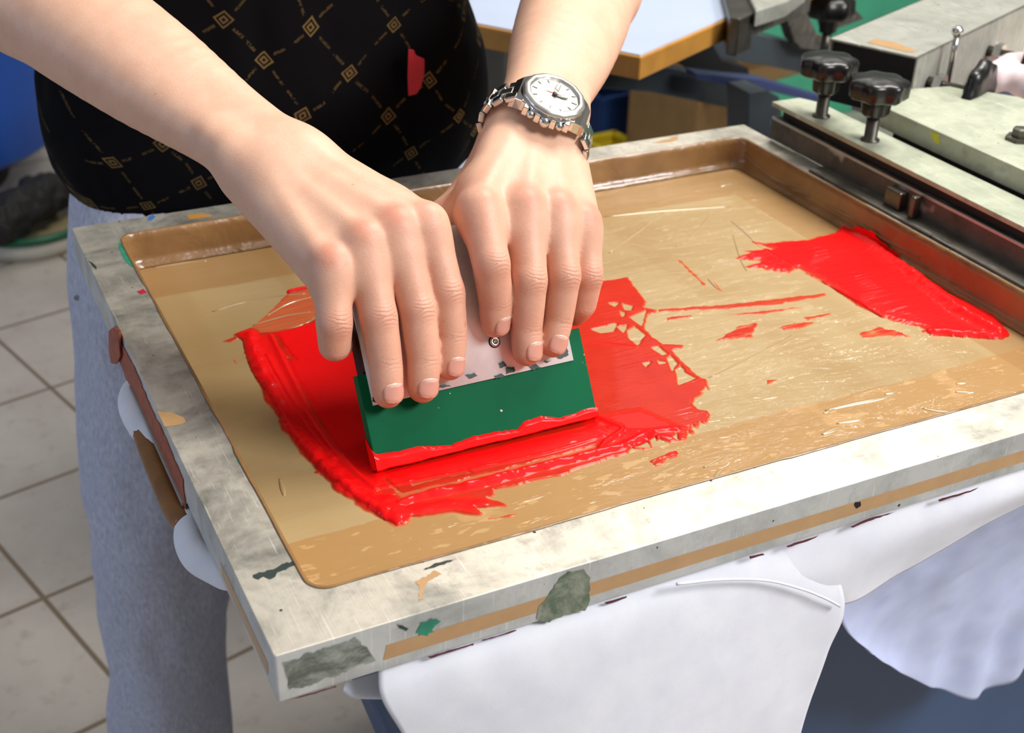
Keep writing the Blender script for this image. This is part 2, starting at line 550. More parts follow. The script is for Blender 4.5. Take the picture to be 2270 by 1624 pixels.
class Field:
    """groups of tapered capsules; group 0 is the trunk, the other groups are fingers blended onto it"""
    def __init__(s, kroot=.007, kside=.0008):
        s.pr = []
        s.kroot, s.kside = kroot, kside

    def add(s, grp, a, b, ra, rb, k=.004):
        s.pr.append((grp, np.array(a, float), np.array(b, float), ra, rb, k))

    def chain(s, grp, pts, rad, k=.004, n=0):
        """a limb: hard union of short tapered capsules along a smooth curve"""
        pts = np.array(pts, float)
        rad = np.array(rad, float)
        if n:
            q = np.array(spline([np.append(p, r) for p, r in zip(pts, rad)], n))
            pts, rad = q[:, :3], q[:, 3]
        s.pr.append((grp, pts[:-1], pts[1:], rad[:-1], rad[1:], k))

    @staticmethod
    def d(p, pts):
        _, a, b, ra, rb, _ = p
        if a.ndim == 2:
            out = None
            for i in range(len(a)):
                v = Field.d((0, a[i], b[i], ra[i], rb[i], 0), pts)
                out = v if out is None else np.minimum(out, v)
            return out
        ab = b - a
        L = max(ab @ ab, 1e-12)
        q = pts - a
        t = np.clip((q @ ab) / L, 0, 1)
        return np.sqrt(((q - t[..., None] * ab) ** 2).sum(-1)) - (ra + (rb - ra) * t)

    def combine(s, D):
        keys = [k for k in D if k > 0]
        out = D[0]
        if keys:
            F = D[keys[0]]
            for k in keys[1:]:
                F = smin(F, D[k], s.kside)
            out = smin(out, F, s.kroot)
        return out

    def ev(s, pts):
        D = {}
        for p in s.pr:
            g = p[0]
            d = s.d(p, pts)
            D[g] = d if g not in D else smin(D[g], d, p[5])
        return s.combine(D)

    def blocks(s, cen, half, npts, pts):
        """pts (B,n,3); primitives are only evaluated near their blocks"""
        D = {}
        for p in s.pr:
            g = p[0]
            if g not in D:
                D[g] = np.full(pts.shape[:2], 9.0)
            near = np.nonzero(s.d(p, cen) < half + max(.022, p[5] * 2.4))[0]
            if len(near):
                D[g][near] = smin(D[g][near], s.d(p, pts[near]), p[5])
        return s.combine(D)

    def mesh(s, vox):
        B = 8
        size = B * vox
        half = size * .5 * 1.7321
        keys = []
        for p in s.pr:
            r = max(np.max(p[3]), np.max(p[4])) + .012 + p[5] * .3
            e_ = np.concatenate([np.atleast_2d(p[1]), np.atleast_2d(p[2])])
            lo = np.floor((e_.min(0) - r) / size).astype(int)
            hi = np.floor((e_.max(0) + r) / size).astype(int)
            g = np.stack(np.meshgrid(*[np.arange(l, h + 1) for l, h in zip(lo, hi)], indexing='ij'), -1).reshape(-1, 3)
            c = (g + .5) * size
            keys.append(g[s.d(p, c) < half + .012 + p[5] * .3])
        bl = np.unique(np.concatenate(keys), axis=0)
        cen = (bl + .5) * size
        dc = s.blocks(cen, half, 1, cen[:, None, :])[:, 0]
        bl = bl[np.abs(dc) < half * 1.35 + .002]
        cen = (bl + .5) * size
        off = np.stack(np.meshgrid(*[np.arange(B + 1)] * 3, indexing='ij'), -1).reshape(-1, 3)
        vals = np.empty((len(bl), (B + 1) ** 3), np.float32)
        for i in range(0, len(bl), 600):
            pts = (bl[i:i + 600, None, :] * B + off[None]) * vox
            vals[i:i + 600] = s.blocks(cen[i:i + 600], half, 0, pts)
        n = B + 1
        V = vals.reshape(-1, n, n, n)
        ins = V < 0
        cs = [(i, j, k) for i in (0, 1) for j in (0, 1) for k in (0, 1)]
        cnt = sum(ins[:, i:i + B, j:j + B, k:k + B].astype(np.int8) for i, j, k in cs)
        act = np.argwhere((cnt > 0) & (cnt < 8))
        bi, ci = act[:, 0], act[:, 1:]
        cv = np.stack([V[bi, ci[:, 0] + i, ci[:, 1] + j, ci[:, 2] + k] for i, j, k in cs], 1)
        cpos = np.array(cs, float)
        acc = np.zeros((len(act), 3))
        w = np.zeros(len(act))
        edges = [(a, b2) for a in range(8) for b2 in range(a + 1, 8) if np.abs(cpos[a] - cpos[b2]).sum() == 1]
        for a, b2 in edges:
            va, vb = cv[:, a], cv[:, b2]
            m = (va < 0) != (vb < 0)
            t = np.where(m, va / np.where(m, va - vb, 1), 0)
            acc += np.where(m[:, None], cpos[a] + t[:, None] * (cpos[b2] - cpos[a]), 0)
            w += m
        gc = bl[bi] * B + ci
        verts = (gc + acc / w[:, None]) * vox
        mn = gc.min(0) - 2
        dims = gc.max(0) - mn + 3
        def key(c):
            c = c - mn
            return (c[:, 0] * dims[1] + c[:, 1]) * dims[2] + c[:, 2]
        ks = key(gc)
        order = np.argsort(ks)
        ksort = ks[order]
        def look(c):
            k = key(c)
            i = np.clip(np.searchsorted(ksort, k), 0, len(ksort) - 1)
            return np.where(ksort[i] == k, order[i], -1)
        F = []
        for ax in range(3):
            e = np.zeros(3, int)
            e[ax] = 1
            u = np.zeros(3, int)
            u[(ax + 1) % 3] = 1
            v = np.zeros(3, int)
            v[(ax + 2) % 3] = 1
            i0, i1 = 0, cs.index(tuple(e))
            m = (cv[:, i0] < 0) != (cv[:, i1] < 0)
            c = gc[m]
            q = np.stack([np.nonzero(m)[0], look(c - u), look(c - u - v), look(c - v)], 1)
            flip = cv[m, i0] < 0
            ok = (q >= 0).all(1)
            q, flip = q[ok], flip[ok]
            q[~flip] = q[~flip][:, ::-1]
            F.append(q)
        F = np.concatenate(F)
        # two rounds of light smoothing
        for _ in range(2):
            a = np.zeros_like(verts)
            cn = np.zeros(len(verts))
            for i in range(4):
                for j in (1, 3):
                    np.add.at(a, F[:, i], verts[F[:, (i + j) % 4]])
                    np.add.at(cn, F[:, i], 1)
            verts = verts * .5 + .5 * a / np.maximum(cn, 1)[:, None]
        return verts, F


# ------------------------------------------------------------------ the squeegee's own frame, shared with the hands that hold it
LEAN = math.radians(31)
SU = np.array([0, math.sin(LEAN), math.cos(LEAN)])        # up the blade
SN = np.array([0, -math.cos(LEAN), math.sin(LEAN)])       # out of its front face
S0 = np.array([.1127, .1588, .8765])                        # front bottom corner of the blade
EX = np.array([1., 0, 0])


def SQ(px, py, d):
    return PL(px, py, SN, S0 + SN * d)


def SP(x, u, d):
    return np.array([x, 0, 0]) + np.array([0, S0[1], S0[2]]) + SU * u + SN * d


def unit(v):
    return v / np.linalg.norm(v)


def build_arm(side, fing, thumb, wrist, elbow, shoulder, nails):
    """fing: per finger four (x, y, offset, radius) joints"""
    f = Field()
    fing = [[(x, y, o, r * (1.03, 1.035, 1.06, 1.03)[k]) for k, (x, y, o, r) in enumerate(fg)] for fg in fing]
    J = [[SQ(*j[:3]) for j in fg] for fg in fing]
    mid = (J[0][0] + J[3][0]) / 2
    v1 = J[0][0] - J[3][0]
    v2 = wrist - mid
    nrm = unit(np.cross(v1, v2))
    if nrm[2] < 0:
        nrm = -nrm
    lat = unit(v1 - nrm * (v1 @ nrm))                       # towards the thumb
    fw = unit(-v2)
    # metacarpals and palm
    offs = (.019, .0065, -.0065, -.018)
    for i in range(4):
        c = wrist + lat * offs[i] + fw * .006
        m = J[i][0]
        f.add(0, c - nrm * .004, m - nrm * .001, .0150, fing[i][0][3] + .0010, .015)
        f.add(0, c - nrm * .012 + fw * .02, m - nrm * .011 - fw * .004, .0125, .0105, .014)
        # tendon and knuckle on the back of the hand
        f.add(0, c + nrm * .0082 + fw * .022, m + nrm * (fing[i][0][3] - .0038) - fw * .012, .0028, .0030, .006)
        f.add(0, m + nrm * .0042, m + nrm * .0042 + .003 * unit(J[i][1] - m), .0088, .0084, .006)
    f.add(0, wrist - lat * .018 - nrm * .010, J[3][0] - nrm * .010 - fw * .006, .014, .011, .012)
    # webs between the fingers
    for i in range(3):
        a = J[i][0] + (J[i][1] - J[i][0]) * .30 - nrm * .0035
        c = J[i + 1][0] + (J[i + 1][1] - J[i + 1][0]) * .30 - nrm * .0035
        f.add(0, a, c, .0085, .0080, .012)
    # forearm: two bones' worth of flesh
    ax = unit(elbow - wrist)
    la = unit(lat - ax * (lat @ ax))
    na = np.cross(ax, la)
    if na @ nrm < 0:
        na = -na
    L = np.linalg.norm(elbow - wrist)
    for sg in (1, -1):
        pr_ = [(-.012, .0122, .0172), (.02, .0122, .0182), (.05, .0122, .0202), (.085, .0122, .0245), (.12, .0120, .0288), (.17, .0115, .0330), (.21, .0110, .0352), (L, .0095, .0365)]
        f.chain(0, [wrist + ax * t0 + la * sg * o0 for t0, o0, r0 in pr_], [r0 for t0, o0, r0 in pr_], .018, 22)
    # head of the ulna
    u0 = wrist - la * .019 + na * .0085 + ax * .018
    f.add(0, u0, u0 + ax * .012, .0102, .0085, .014)
    f.chain(0, [elbow, elbow + (shoulder - elbow) * .5, shoulder], [.040, .046, .056], .03, 10)
    # fingers
    for i, fg in enumerate(fing):
        g = i + 1
        cp, cr = [], []
        for k in range(3):
            a, b2 = J[i][k], J[i][k + 1]
            ra, rb = fg[k][3], fg[k + 1][3]
            fl = (1.05, 1.02, 1.03)[k]
            for t in (0, .25, .5, .75):
                cp.append(a + (b2 - a) * t)
                cr.append((ra + (rb - ra) * t) * (1 + (fl - 1) * math.sin(math.pi * t)))
        cp.append(J[i][3])
        cr.append(fg[3][3])
        f.chain(g, cp, [r * 1.045 for r in cr], .003)
        # knuckle pad
        bd = unit(unit(J[i][1] - J[i][0]) - unit(J[i][2] - J[i][1]) + .35 * SN)
        f.add(g, J[i][1] + bd * .0010, J[i][1] + bd * .0010 + .001 * SU, fg[1][3] - .0008, fg[1][3] - .0008, .004)
    T = thumb
    rs = (.0155, .0128, .0112, .0092)
    for k in range(3):
        f.add(5, T[k], T[k + 1], rs[k], rs[k + 1], .006)
    f.add(0, wrist + lat * .012 - nrm * .010, T[1], .015, .0125, .014)
    f.add(0, T[1], J[0][0] - nrm * .012 - fw * .03, .010, .010, .016)
    V, F = f.mesh(.00125)
    # skin marks: creases over the joints, redder knuckles
    cm = np.zeros(len(V))
    ct = np.zeros(len(V))
    rd = np.zeros(len(V))
    best = np.full(len(V), 1e9)
    for i in range(4):
        for k, (wd, amp, rdamp) in ((1, (.0060, 1.0, .75)), (2, (.0036, .6, .22))):
            c = J[i][k]
            axd = unit(J[i][k + 1] - J[i][k - 1])
            dn = unit(SN - axd * (SN @ axd) + .25 * EX)
            q = V - c
            r = np.sqrt((q ** 2).sum(1))
            t = q @ axd
            lt = q @ np.cross(axd, dn)
            dd = q @ dn
            ok = (r < .019) & (dd > .001)
            own = ok & (r < best)
            best[own] = r[own]
            m = amp * np.exp(-(t / wd) ** 2) * np.clip(dd / .006, 0, 1) * np.exp(-(lt / .0075) ** 4)
            cm[own] = m[own]
            ct[own] = ((t + np.sign(t) * -.28 * lt ** 2 / .008) * 1000)[own]
            rd[own] = np.maximum(rd[own], (rdamp * np.exp(-(r / .0135) ** 2 * 1.2))[own] + .0)
        q = V - (J[i][0] + nrm * .008)
        rd = np.maximum(rd, (.55, .8, .65, .7)[i] * np.exp(-((q ** 2).sum(1)) / .0105 ** 2))
        q = V - J[i][3]
        rd = np.maximum(rd, .42 * np.exp(-((q ** 2).sum(1)) / .017 ** 2))
    # whole fingers a touch rosier than the forearm
    dw = (V - wrist) @ fw
    rd = np.maximum(rd, .24 * np.clip((dw - .06) / .07, 0, 1))
    N = []
    for i, lean in nails:
        a, c = J[i][2], J[i][3]
        axd = unit(c - a)
        dn = unit(SN - axd * (SN @ axd) + lean * EX)
        dn = unit(dn - axd * (dn @ axd))
        lt = np.cross(axd, dn)
        r0 = fing[i][3][3]
        wN, lN = r0 * .78, .0064
        nu, nv = 15, 17
        pts, lun = [], []
        for iu in range(nu):
            su = -1 + 2 * iu / (nu - 1)
            for iv in range(nv):
                sv = -1 + 2 * iv / (nv - 1)
                e = 1 - .30 * abs(su) ** 3.5
                pts.append(c + axd * (su * lN * (1 - .16 * sv * sv * (1 if su > 0 else .8)) - .0004) + lt * (sv * wN * e))
                lun.append(1.0 if su < -.62 + .25 * (1 - sv * sv) * 0 - .25 * sv * sv else (.9 if su > .86 - .1 * sv * sv else 0))
        pts = np.array(pts)
        own = Field()
        own.pr = [(0,) + p[1:] for p in f.pr if p[0] == i + 1]
        h = np.full(len(pts), .014)
        for _ in range(40):
            h -= own.ev(pts + dn * h[:, None]) * .8
        h = np.clip(h, .001, .014)
        # flatten lengthwise so the plate is a nail and not a patch of skin
        hm = h.reshape(nu, nv)
        base_ = np.minimum(hm, hm.max(0)[None, :] - .0000)
        line = np.linspace(0, 1, nu)[:, None]
        flat = hm[2][None, :] * (1 - line) + (hm[-3] + .0009)[None, :] * line
        hm2 = np.maximum(hm, np.minimum(flat, hm + .0009)) + .00035
        top = pts + dn * hm2.reshape(-1)[:, None]
        bot = pts + dn * (hm.reshape(-1) - .0012)[:, None]
        VV = np.concatenate([top, bot])
        FF = []
        for iu in range(nu - 1):
            for iv in range(nv - 1):
                q = iu * nv + iv
                FF.append((q, q + 1, q + nv + 1, q + nv))
                FF.append((nu * nv + q, nu * nv + q + nv, nu * nv + q + nv + 1, nu * nv + q + 1))
        rim = [iv for iv in range(nv)] + [iu * nv + nv - 1 for iu in range(1, nu)] + [(nu - 1) * nv + iv for iv in range(nv - 2, -1, -1)] + [iu * nv for iu in range(nu - 2, 0, -1)]
        for q, w in zip(rim, rim[1:] + rim[:1]):
            FF.append((q, q + nu * nv, w + nu * nv, w))
        N.append((VV, FF, np.array(lun + lun)))
    print(side, 'verts', len(V), 'seglens', [[round(float(np.linalg.norm(J[i][k + 1] - J[i][k])) * 1000) for k in range(3)] for i in range(4)],
          'mc', [round(float(np.linalg.norm(J[i][0] - wrist)) * 1000) for i in range(4)], 'forearm', round(L, 3))
    return dict(V=V, F=F, cm=cm, ct=ct, rd=rd, nails=N, field=f, J=J, nrm=nrm, lat=lat, fw=fw, ax=ax, la=la, na=na, wrist=wrist, elbow=elbow)


WR = np.array([.101, .302, 1.031])
ER = np.array([-.006, .525, 1.098])
SHR = np.array([.012, .70, 1.37])
armR = build_arm('right',
    [[(946, 497, .016, .0112), (990, 650, .0165, .0104), (1001, 745, .0125, .0090), (997, 812, .0098, .0082)],
     [(876, 507, .017, .0114), (925, 688, .0175, .0107), (939, 797, .0130, .0096), (937, 859, .0105, .0089)],
     [(806, 540, .017, .0110), (839, 704, .0175, .0106), (855, 805, .0130, .0094), (860, 871, .0105, .0087)],
     [(735, 592, .016, .0104), (741, 715, .0150, .0100), (742, 765, .0060, .0090), (752, 762, -.0120, .0082)]],
    [SP(.128, .150, -.045), SP(.168, .136, -.048), SP(.186, .112, -.040), SP(.196, .086, -.033)],
    WR, ER, SHR, [(0, .35), (1, .22), (2, .22)])
WL = np.array([.292, .302, 1.034])
EL = np.array([.452, .525, 1.062])
SHL = np.array([.445, .70, 1.36])
armL = build_arm('left',
    [[(1062, 465, .018, .0118), (1089, 585, .0270, .0108), (1099, 672, .0150, .0096), (1097, 717, .0100, .0085)],
     [(1160, 462, .018, .0118), (1173, 622, .0235, .0106), (1167, 727, .0125, .0093), (1168, 779, .0105, .0088)],
     [(1233, 470, .017, .0112), (1250, 613, .0225, .0099), (1237, 710, .0125, .0088), (1225, 762, .0102, .0083)],
     [(1290, 497, .014, .0104), (1302, 612, .0150, .0094), (1291, 674, .0040, .0085), (1275, 695, -.0090, .0078)]],
    [SP(.252, .152, -.042), SP(.208, .146, -.040), SP(.196, .122, -.040), SP(.194, .092, -.034)],
    WL, EL, SHL, [(0, .45), (1, .42), (2, .22)])

person = thing('person', 'person in a black gold-printed shirt and grey sweatpants pulling the squeegee with both hands', 'person', (.226, .70, 0))


def torso_field():
    f = Field()
    for s_ in (-1, 0, 1):
        f.chain(0, [(.2175 + s_ * w0, y0, z0) for z0, w0, y0, r0 in TORSO], [r0 for z0, w0, y0, r0 in TORSO], .08, 26)
    return f


# height, half offset of the side capsules, depth position, radius
TORSO = [(.80, .095, .725, .088), (.87, .102, .705, .090), (.94, .116, .695, .097), (1.02, .097, .695, .094), (1.10, .086, .695, .095), (1.20, .092, .695, .102), (1.32, .112, .70, .103), (1.42, .10, .715, .068)]
tf = torso_field()
tf.pr = [(g, a, b2, ra - .012, rb - .012, k) for g, a, b2, ra, rb, k in tf.pr]
tf.add(0, (.226, .70, 1.42), (.226, .67, 1.52), .058, .054, .05)
tf.add(0, SHR, (.226, .71, 1.38), .05, .07, .05)
tf.add(0, SHL, (.226, .71, 1.38), .05, .07, .05)
tV, tF = tf.mesh(.008)
nR, nL = len(armR['V']), len(armL['V'])
V = np.concatenate([armR['V'], armL['V'], tV])
F = np.concatenate([armR['F'], armL['F'] + nR, tF + nR + nL])
me = mesh_np('body', V, F)
z = np.zeros(len(tV))
attr(me, 'crease_mask', np.concatenate([armR['cm'], armL['cm'], z]))
attr(me, 'crease_t', np.concatenate([armR['ct'], armL['ct'], z]))
attr(me, 'red', np.concatenate([armR['rd'], armL['rd'], z]))
bm = bmesh.new()
bm.from_mesh(me)
bmesh.ops.holes_fill(bm, edges=[e for e in bm.edges if e.is_boundary], sides=12)
bmesh.ops.recalc_face_normals(bm, faces=bm.faces)
bm.to_mesh(me)
bm.free()
body = to_obj('body', me, MAT['skin'], person)
for arm in (armR, armL):
    for VV, FF, lun in arm['nails']:
        me = mesh_np('fingernail', VV, FF)
        attr(me, 'lunula', lun)
        to_obj('fingernail', me, MAT['nail'], body)
# ------------------------------------------------------------------ clothes
def vnoise(p, s, seed=0):
    """smooth value noise on an (n,3) array"""
    q = p * s + seed * 17.3
    i = np.floor(q).astype(np.int64)
    f = q - i
    f = f * f * (3 - 2 * f)
    out = 0
    for dx in (0, 1):
        for dy in (0, 1):
            for dz in (0, 1):
                h = (i[:, 0] + dx) * 374761393 + (i[:, 1] + dy) * 668265263 + (i[:, 2] + dz) * 2147483647
                h = (h ^ (h >> 13)) * 1274126177
                h = ((h ^ (h >> 16)) & 0xffff) / 65535.0
                w = (f[:, 0] if dx else 1 - f[:, 0]) * (f[:, 1] if dy else 1 - f[:, 1]) * (f[:, 2] if dz else 1 - f[:, 2])
                out = out + h * w
    return out - .5


def normals(V, F):
    n = np.cross(V[F[:, 1]] - V[F[:, 0]], V[F[:, 2]] - V[F[:, 0]])
    N = np.zeros_like(V)
    for i in range(4):
        np.add.at(N, F[:, i], n)
    return N / np.maximum(np.linalg.norm(N, axis=1), 1e-9)[:, None]


tf = torso_field()
# loose short sleeves
for sh, el in ((SHR, ER), (SHL, EL)):
    e = sh + (el - sh) * .80
    tf.add(0, sh, sh + (e - sh) * .5, .072, .070, .06)
    tf.add(0, sh + (e - sh) * .5, e, .070, .072, .03)
    tf.add(0, sh, (.218, .70, 1.36), .066, .09, .06)
V, F = tf.mesh(.0055)
N = normals(V, F)
fold = vnoise(V * np.array([1, 1, .45]), 17, 3) * .014 + vnoise(V * np.array([1.2, 1, .6]), 40, 5) * .005
V = V + N * fold[:, None] * np.clip((V[:, 2] - .84) / .05, .2, 1)[:, None]
keep = V[:, 2][F].min(1) > .80
V[:, 2] = np.where(V[:, 2] < .852, .852 + (V[:, 2] - .852) * .12, V[:, 2])
F = F[keep]
me = mesh_np('shirt', V, F)
shirt_o = to_obj('shirt', me, MAT['shirt'], person, label='black shirt printed with gold squares and broken lines')
me_v = None
# collar
bm = bmesh.new()
add_tube(bm, [(.218 + .066 * math.cos(t), .70 + .06 * math.sin(t), 1.455 + .02 * math.sin(t)) for t in np.linspace(0, 2 * math.pi, 25)], .012)
from_bm('collar', bm, MAT['shirt'], shirt_o, True)
# red patch on the front of the shirt
ctr = [(905, 108), (917, 110), (922, 122), (941, 130), (941, 160), (934, 192), (924, 208), (905, 213), (903, 170)]


def front_of(field, px, py, lift=.003):
    """first point of the field along that line of sight"""
    d = ray(px, py)
    d /= np.linalg.norm(d)
    t = .6
    for _ in range(120):
        p = CAM + d * t
        v = float(field.ev(p[None])[0])
        t += max(v, .0004) * .8
        if v < .001:
            break
    return CAM + d * (t - lift)


bm = bmesh.new()
pts = [front_of(tf, *c, .010) for c in ctr]
add_prism(bm, pts, -unit(ray(920, 160)) * .002)
from_bm('pocket_tab', bm, MAT['red_patch'], shirt_o, False, .0008, label='red tab on the shirt front')

pf = Field()
LEGS = [(.84, .105, .70, .082), (.70, .085, .69, .083), (.60, .068, .685, .078), (.45, .055, .685, .068), (.25, .042, .70, .070), (.06, .038, .71, .066)]
for sgn, base in ((1, 0), (-1, .435)):
    pf.chain(0, [(base + sgn * x0, y0, z0) for z0, x0, y0, r0 in LEGS], [r0 for z0, x0, y0, r0 in LEGS], .03, 24)
pf.add(0, (.12, .70, .83), (.315, .70, .83), .085, .085, .06)
pf.add(0, (.13, .715, .76), (.305, .715, .76), .09, .09, .06)
V, F = pf.mesh(.006)
N = normals(V, F)
fold = vnoise(V * np.array([1, 1, .55]), 16, 8) * .016 + vnoise(V * np.array([1, 1, .5]), 45, 9) * .005
V = V + N * fold[:, None]
F = F[V[:, 2][F].max(1) < .875]
pants_o = to_obj('sweatpants', mesh_np('sweatpants', V, F), MAT['sweat'], person, label='grey heather sweatpants')
# side seam with pocket edge of the sweatpants
bm = bmesh.new()
pts = [front_of(pf, x, y, .002) for x, y in [(170, 660), (160, 700), (156, 780), (160, 860), (165, 925), (155, 975)]]
add_tube(bm, spline(pts, 24), .0028, 8)
from_bm('side_seam', bm, MAT['sweat'], pants_o, True)
# dark sports shoes under the trouser legs
for sx in (.03, .41):
    f = Field()
    f.add(0, (sx, .76, .035), (sx, .60, .03), .042, .040, .02)
    f.add(0, (sx, .74, .07), (sx, .68, .06), .04, .036, .03)
    V, F = f.mesh(.006)
    V[:, 2] = np.maximum(V[:, 2], .001)
    to_obj('shoe', mesh_np('shoe', V, F), MAT['black'], person)

# ------------------------------------------------------------------ screen frame
FX, FY = .657, .5495
IX0, IX1, IY0, IY1 = .0322, .6335, .0385, .519
ZB = .870


def rrect(x0, x1, y0, y1, r, z, n=7):
    out = []
    for cx, cy, a0 in ((x0 + r, y0 + r, 180), (x1 - r, y0 + r, 270), (x1 - r, y1 - r, 0), (x0 + r, y1 - r, 90)):
        for k in range(n):
            a = math.radians(a0 + 90 * k / (n - 1))
            out.append((cx + r * math.cos(a), cy + r * math.sin(a), z))
    return out


def ring_solid(bm, outer, inner, dz):
    n = len(outer)
    vo = [bm.verts.new(p) for p in outer]
    vi = [bm.verts.new(p) for p in inner]
    wo = [bm.verts.new((p[0], p[1], p[2] - dz)) for p in outer]
    wi = [bm.verts.new((p[0], p[1], p[2] - dz)) for p in inner]
    for i in range(n):
        j = (i + 1) % n
        bm.faces.new([vo[i], vo[j], vi[j], vi[i]])
        bm.faces.new([wo[j], wo[i], wi[i], wi[j]])
        bm.faces.new([vo[j], vo[i], wo[i], wo[j]])
        bm.faces.new([vi[i], vi[j], wi[j], wi[i]])


frame = thing('printing_screen', 'large aluminium-framed printing screen lined with brown tape, under the hands', 'screen', (.33, .27, ZB))
bm = bmesh.new()
ring_solid(bm, rrect(0, FX, 0, FY, .0016, TOP), rrect(IX0, IX1, IY0, IY1, .012, TOP), TOP - ZB)
fr = from_bm('frame', bm, [MAT['alu'], MAT['alu_side']], frame, False, .0007, 2)
for p in fr.data.polygons:
    p.material_index = 0 if p.normal.z > .5 else 1
bm = bmesh.new()
nx, ny = 120, 100
g = [[bm.verts.new((IX0 - .004 + (IX1 - IX0 + .008) * i / nx, IY0 - .004 + (IY1 - IY0 + .008) * j / ny, MZ)) for j in range(ny + 1)] for i in range(nx + 1)]
for i in range(nx):
    for j in range(ny):
        bm.faces.new([g[i][j], g[i + 1][j], g[i + 1][j + 1], g[i][j + 1]])
from_bm('screen_mesh', bm, MAT['screen'], frame, True, label='khaki stencilled mesh under clear film')
# lining of brown tape: inner walls, a lip over the rim, a fillet onto the mesh
bm = bmesh.new()
rng = random.Random(4)
levels = [(-.0014, .0002), (-.0006, .0004), (.0004, -.0004), (.0010, -.006), (.0012, -.020), (.0030, -.0262), (.0075, -.0279)]
rings = []
for off, dz in levels:
    base_ = rrect(IX0 + off, IX1 - off, IY0 + off, IY1 - off, .0120 - off * .5, TOP + dz, 10)
    # more points along the straight sides
    pts = []
    for i in range(len(base_)):
        a, c = np.array(base_[i]), np.array(base_[(i + 1) % len(base_)])
        k = max(1, int(np.linalg.norm(a - c) / .008))
        for t in range(k):
            pts.append(a + (c - a) * t / k)
    rings.append(pts)
nn = min(len(r) for r in rings)
rings = [[r[int(i * len(r) / nn)] for i in range(nn)] for r in rings]
ph = [rng.uniform(-.5, .5) for _ in range(nn)]
vs = []
for li, r in enumerate(rings):
    row = []
    for i, p in enumerate(r):
        c = np.array([.333, .279, p[2]])
        d = unit((c - p) * np.array([1, 1, 0]))
        w = .0009 * (ph[i] + ph[(i + 7) % nn] * .5 + ph[(i * 3) % nn] * .3) if li in (3, 4, 5) else (.0016 * ph[(i // 5) % nn] if li == 0 else 0)
        row.append(bm.verts.new(p + d * w))
    vs.append(row)
for a, c in zip(vs, vs[1:]):
    for i in range(nn):
        bm.faces.new([a[i], a[(i + 1) % nn], c[(i + 1) % nn], c[i]])
lin = from_bm('tape_lining', bm, MAT['lining'], frame, True, label='brown tape lining the inside of the frame')
md = lin.modifiers.new('Solid', 'SOLIDIFY')
md.thickness = .0003
md.offset = 1
# folds standing off the tape on the clamp side
bm = bmesh.new()
xw = IX1 - .0016


def wall(px, py):
    return PL(px, py, (1, 0, 0), (xw, 0, 0))


for pl in ([(1640, 304), (1652, 340), (1662, 352), (1712, 395), (1740, 408), (1765, 414)], [(1750, 420), (1785, 428), (1800, 436)], [(1830, 455), (1880, 480), (1960, 530), (2040, 570)]):
    pts = spline([wall(*q) for q in pl], 22)
    add_tube(bm, pts, [.0004 + .0012 * math.sin(math.pi * (i + .6) / 22.2) for i in range(22)], 8)
from_bm('tape_fold', bm, MAT['lining'], lin, True)


FW = [([(1830, 909), (1890, 894), (1950, 882), (1990, 871)], .0011), ([(1822, 962), (1850, 950), (1868, 944)], .0012), ([(1855, 938), (1900, 930), (1915, 925)], .0007), ([(1826, 915), (1850, 905)], .0006), ([(1962, 873), (1990, 866)], .0006), ([(2120, 850), (2150, 844)], .0008), ([(2118, 868), (2160, 868)], .0009), ([(2045, 904), (2075, 910), (2105, 911)], .0008),
      ([(1582, 1064), (1592, 1048), (1603, 1038)], .0007), ([(1560, 1035), (1590, 1018), (1612, 1005)], .0006), ([(340, 592), (380, 586), (420, 580), (460, 577)], .0009), ([(620, 1060), (626, 1080), (630, 1098)], .0009), ([(1596, 412), (1625, 406)], .0008), ([(1340, 480), (1440, 470), (1520, 464), (1622, 457)], .0006), ([(1622, 490), (1645, 508), (1668, 530)], .0007), ([(1570, 618), (1582, 630), (1592, 640)], .0006),
      ([(590, 700), (640, 672), (700, 655)], .0005), ([(560, 720), (630, 700), (690, 690)], .0005), ([(470, 690), (540, 668), (620, 655), (680, 650)], .0006), ([(620, 735), (680, 715), (700, 700)], .0005), ([(880, 1010), (900, 1060), (935, 1098)], .0003), ([(1345, 940), (1362, 948)], .0006), ([(1355, 968), (1366, 952), (1376, 944)], .0006), ([(1420, 950), (1450, 955)], .0006), ([(1572, 836), (1660, 792), (1755, 742)], .00028), ([(560, 515), (640, 500), (720, 480)], .0004), ([(1655, 600), (1640, 570), (1625, 520)], .0003), ([(1350, 560), (1420, 510), (1470, 470)], .0006), ([(1500, 545), (1540, 515), (1575, 475)], .0005)]
for pl, r in FW:
    bm = bmesh.new()
    pts = spline([P(x, y, MZ + .0004) for x, y in pl], 16)
    r *= 2.4
    pts = [p - np.array([0, 0, r * .75 * (.25 + .75 * math.sin(math.pi * (i + .5) / 16))]) for i, p in enumerate(pts)]
    add_tube(bm, pts, [r * (.25 + .75 * math.sin(math.pi * (i + .5) / 16)) for i in range(16)], 10)
    from_bm('film_wrinkle', bm, MAT['film'], frame, True)


def patch(name, pts, mat, parent, off, label=None):
    bm = bmesh.new()
    add_prism(bm, pts, off)
    return from_bm(name, bm, mat, parent, False, label=label)


def ragged(pl, seg, amp, rng, f):
    """pixel polygon -> points on a surface, edges subdivided and roughened"""
    out = []
    for a, c in zip(pl, pl[1:] + pl[:1]):
        k = max(1, int(math.dist(a, c) / seg))
        for t in range(k):
            s = t / k
            out.append(f(a[0] + (c[0] - a[0]) * s + rng.uniform(-amp, amp), a[1] + (c[1] - a[1]) * s + rng.uniform(-amp, amp)))
    return out


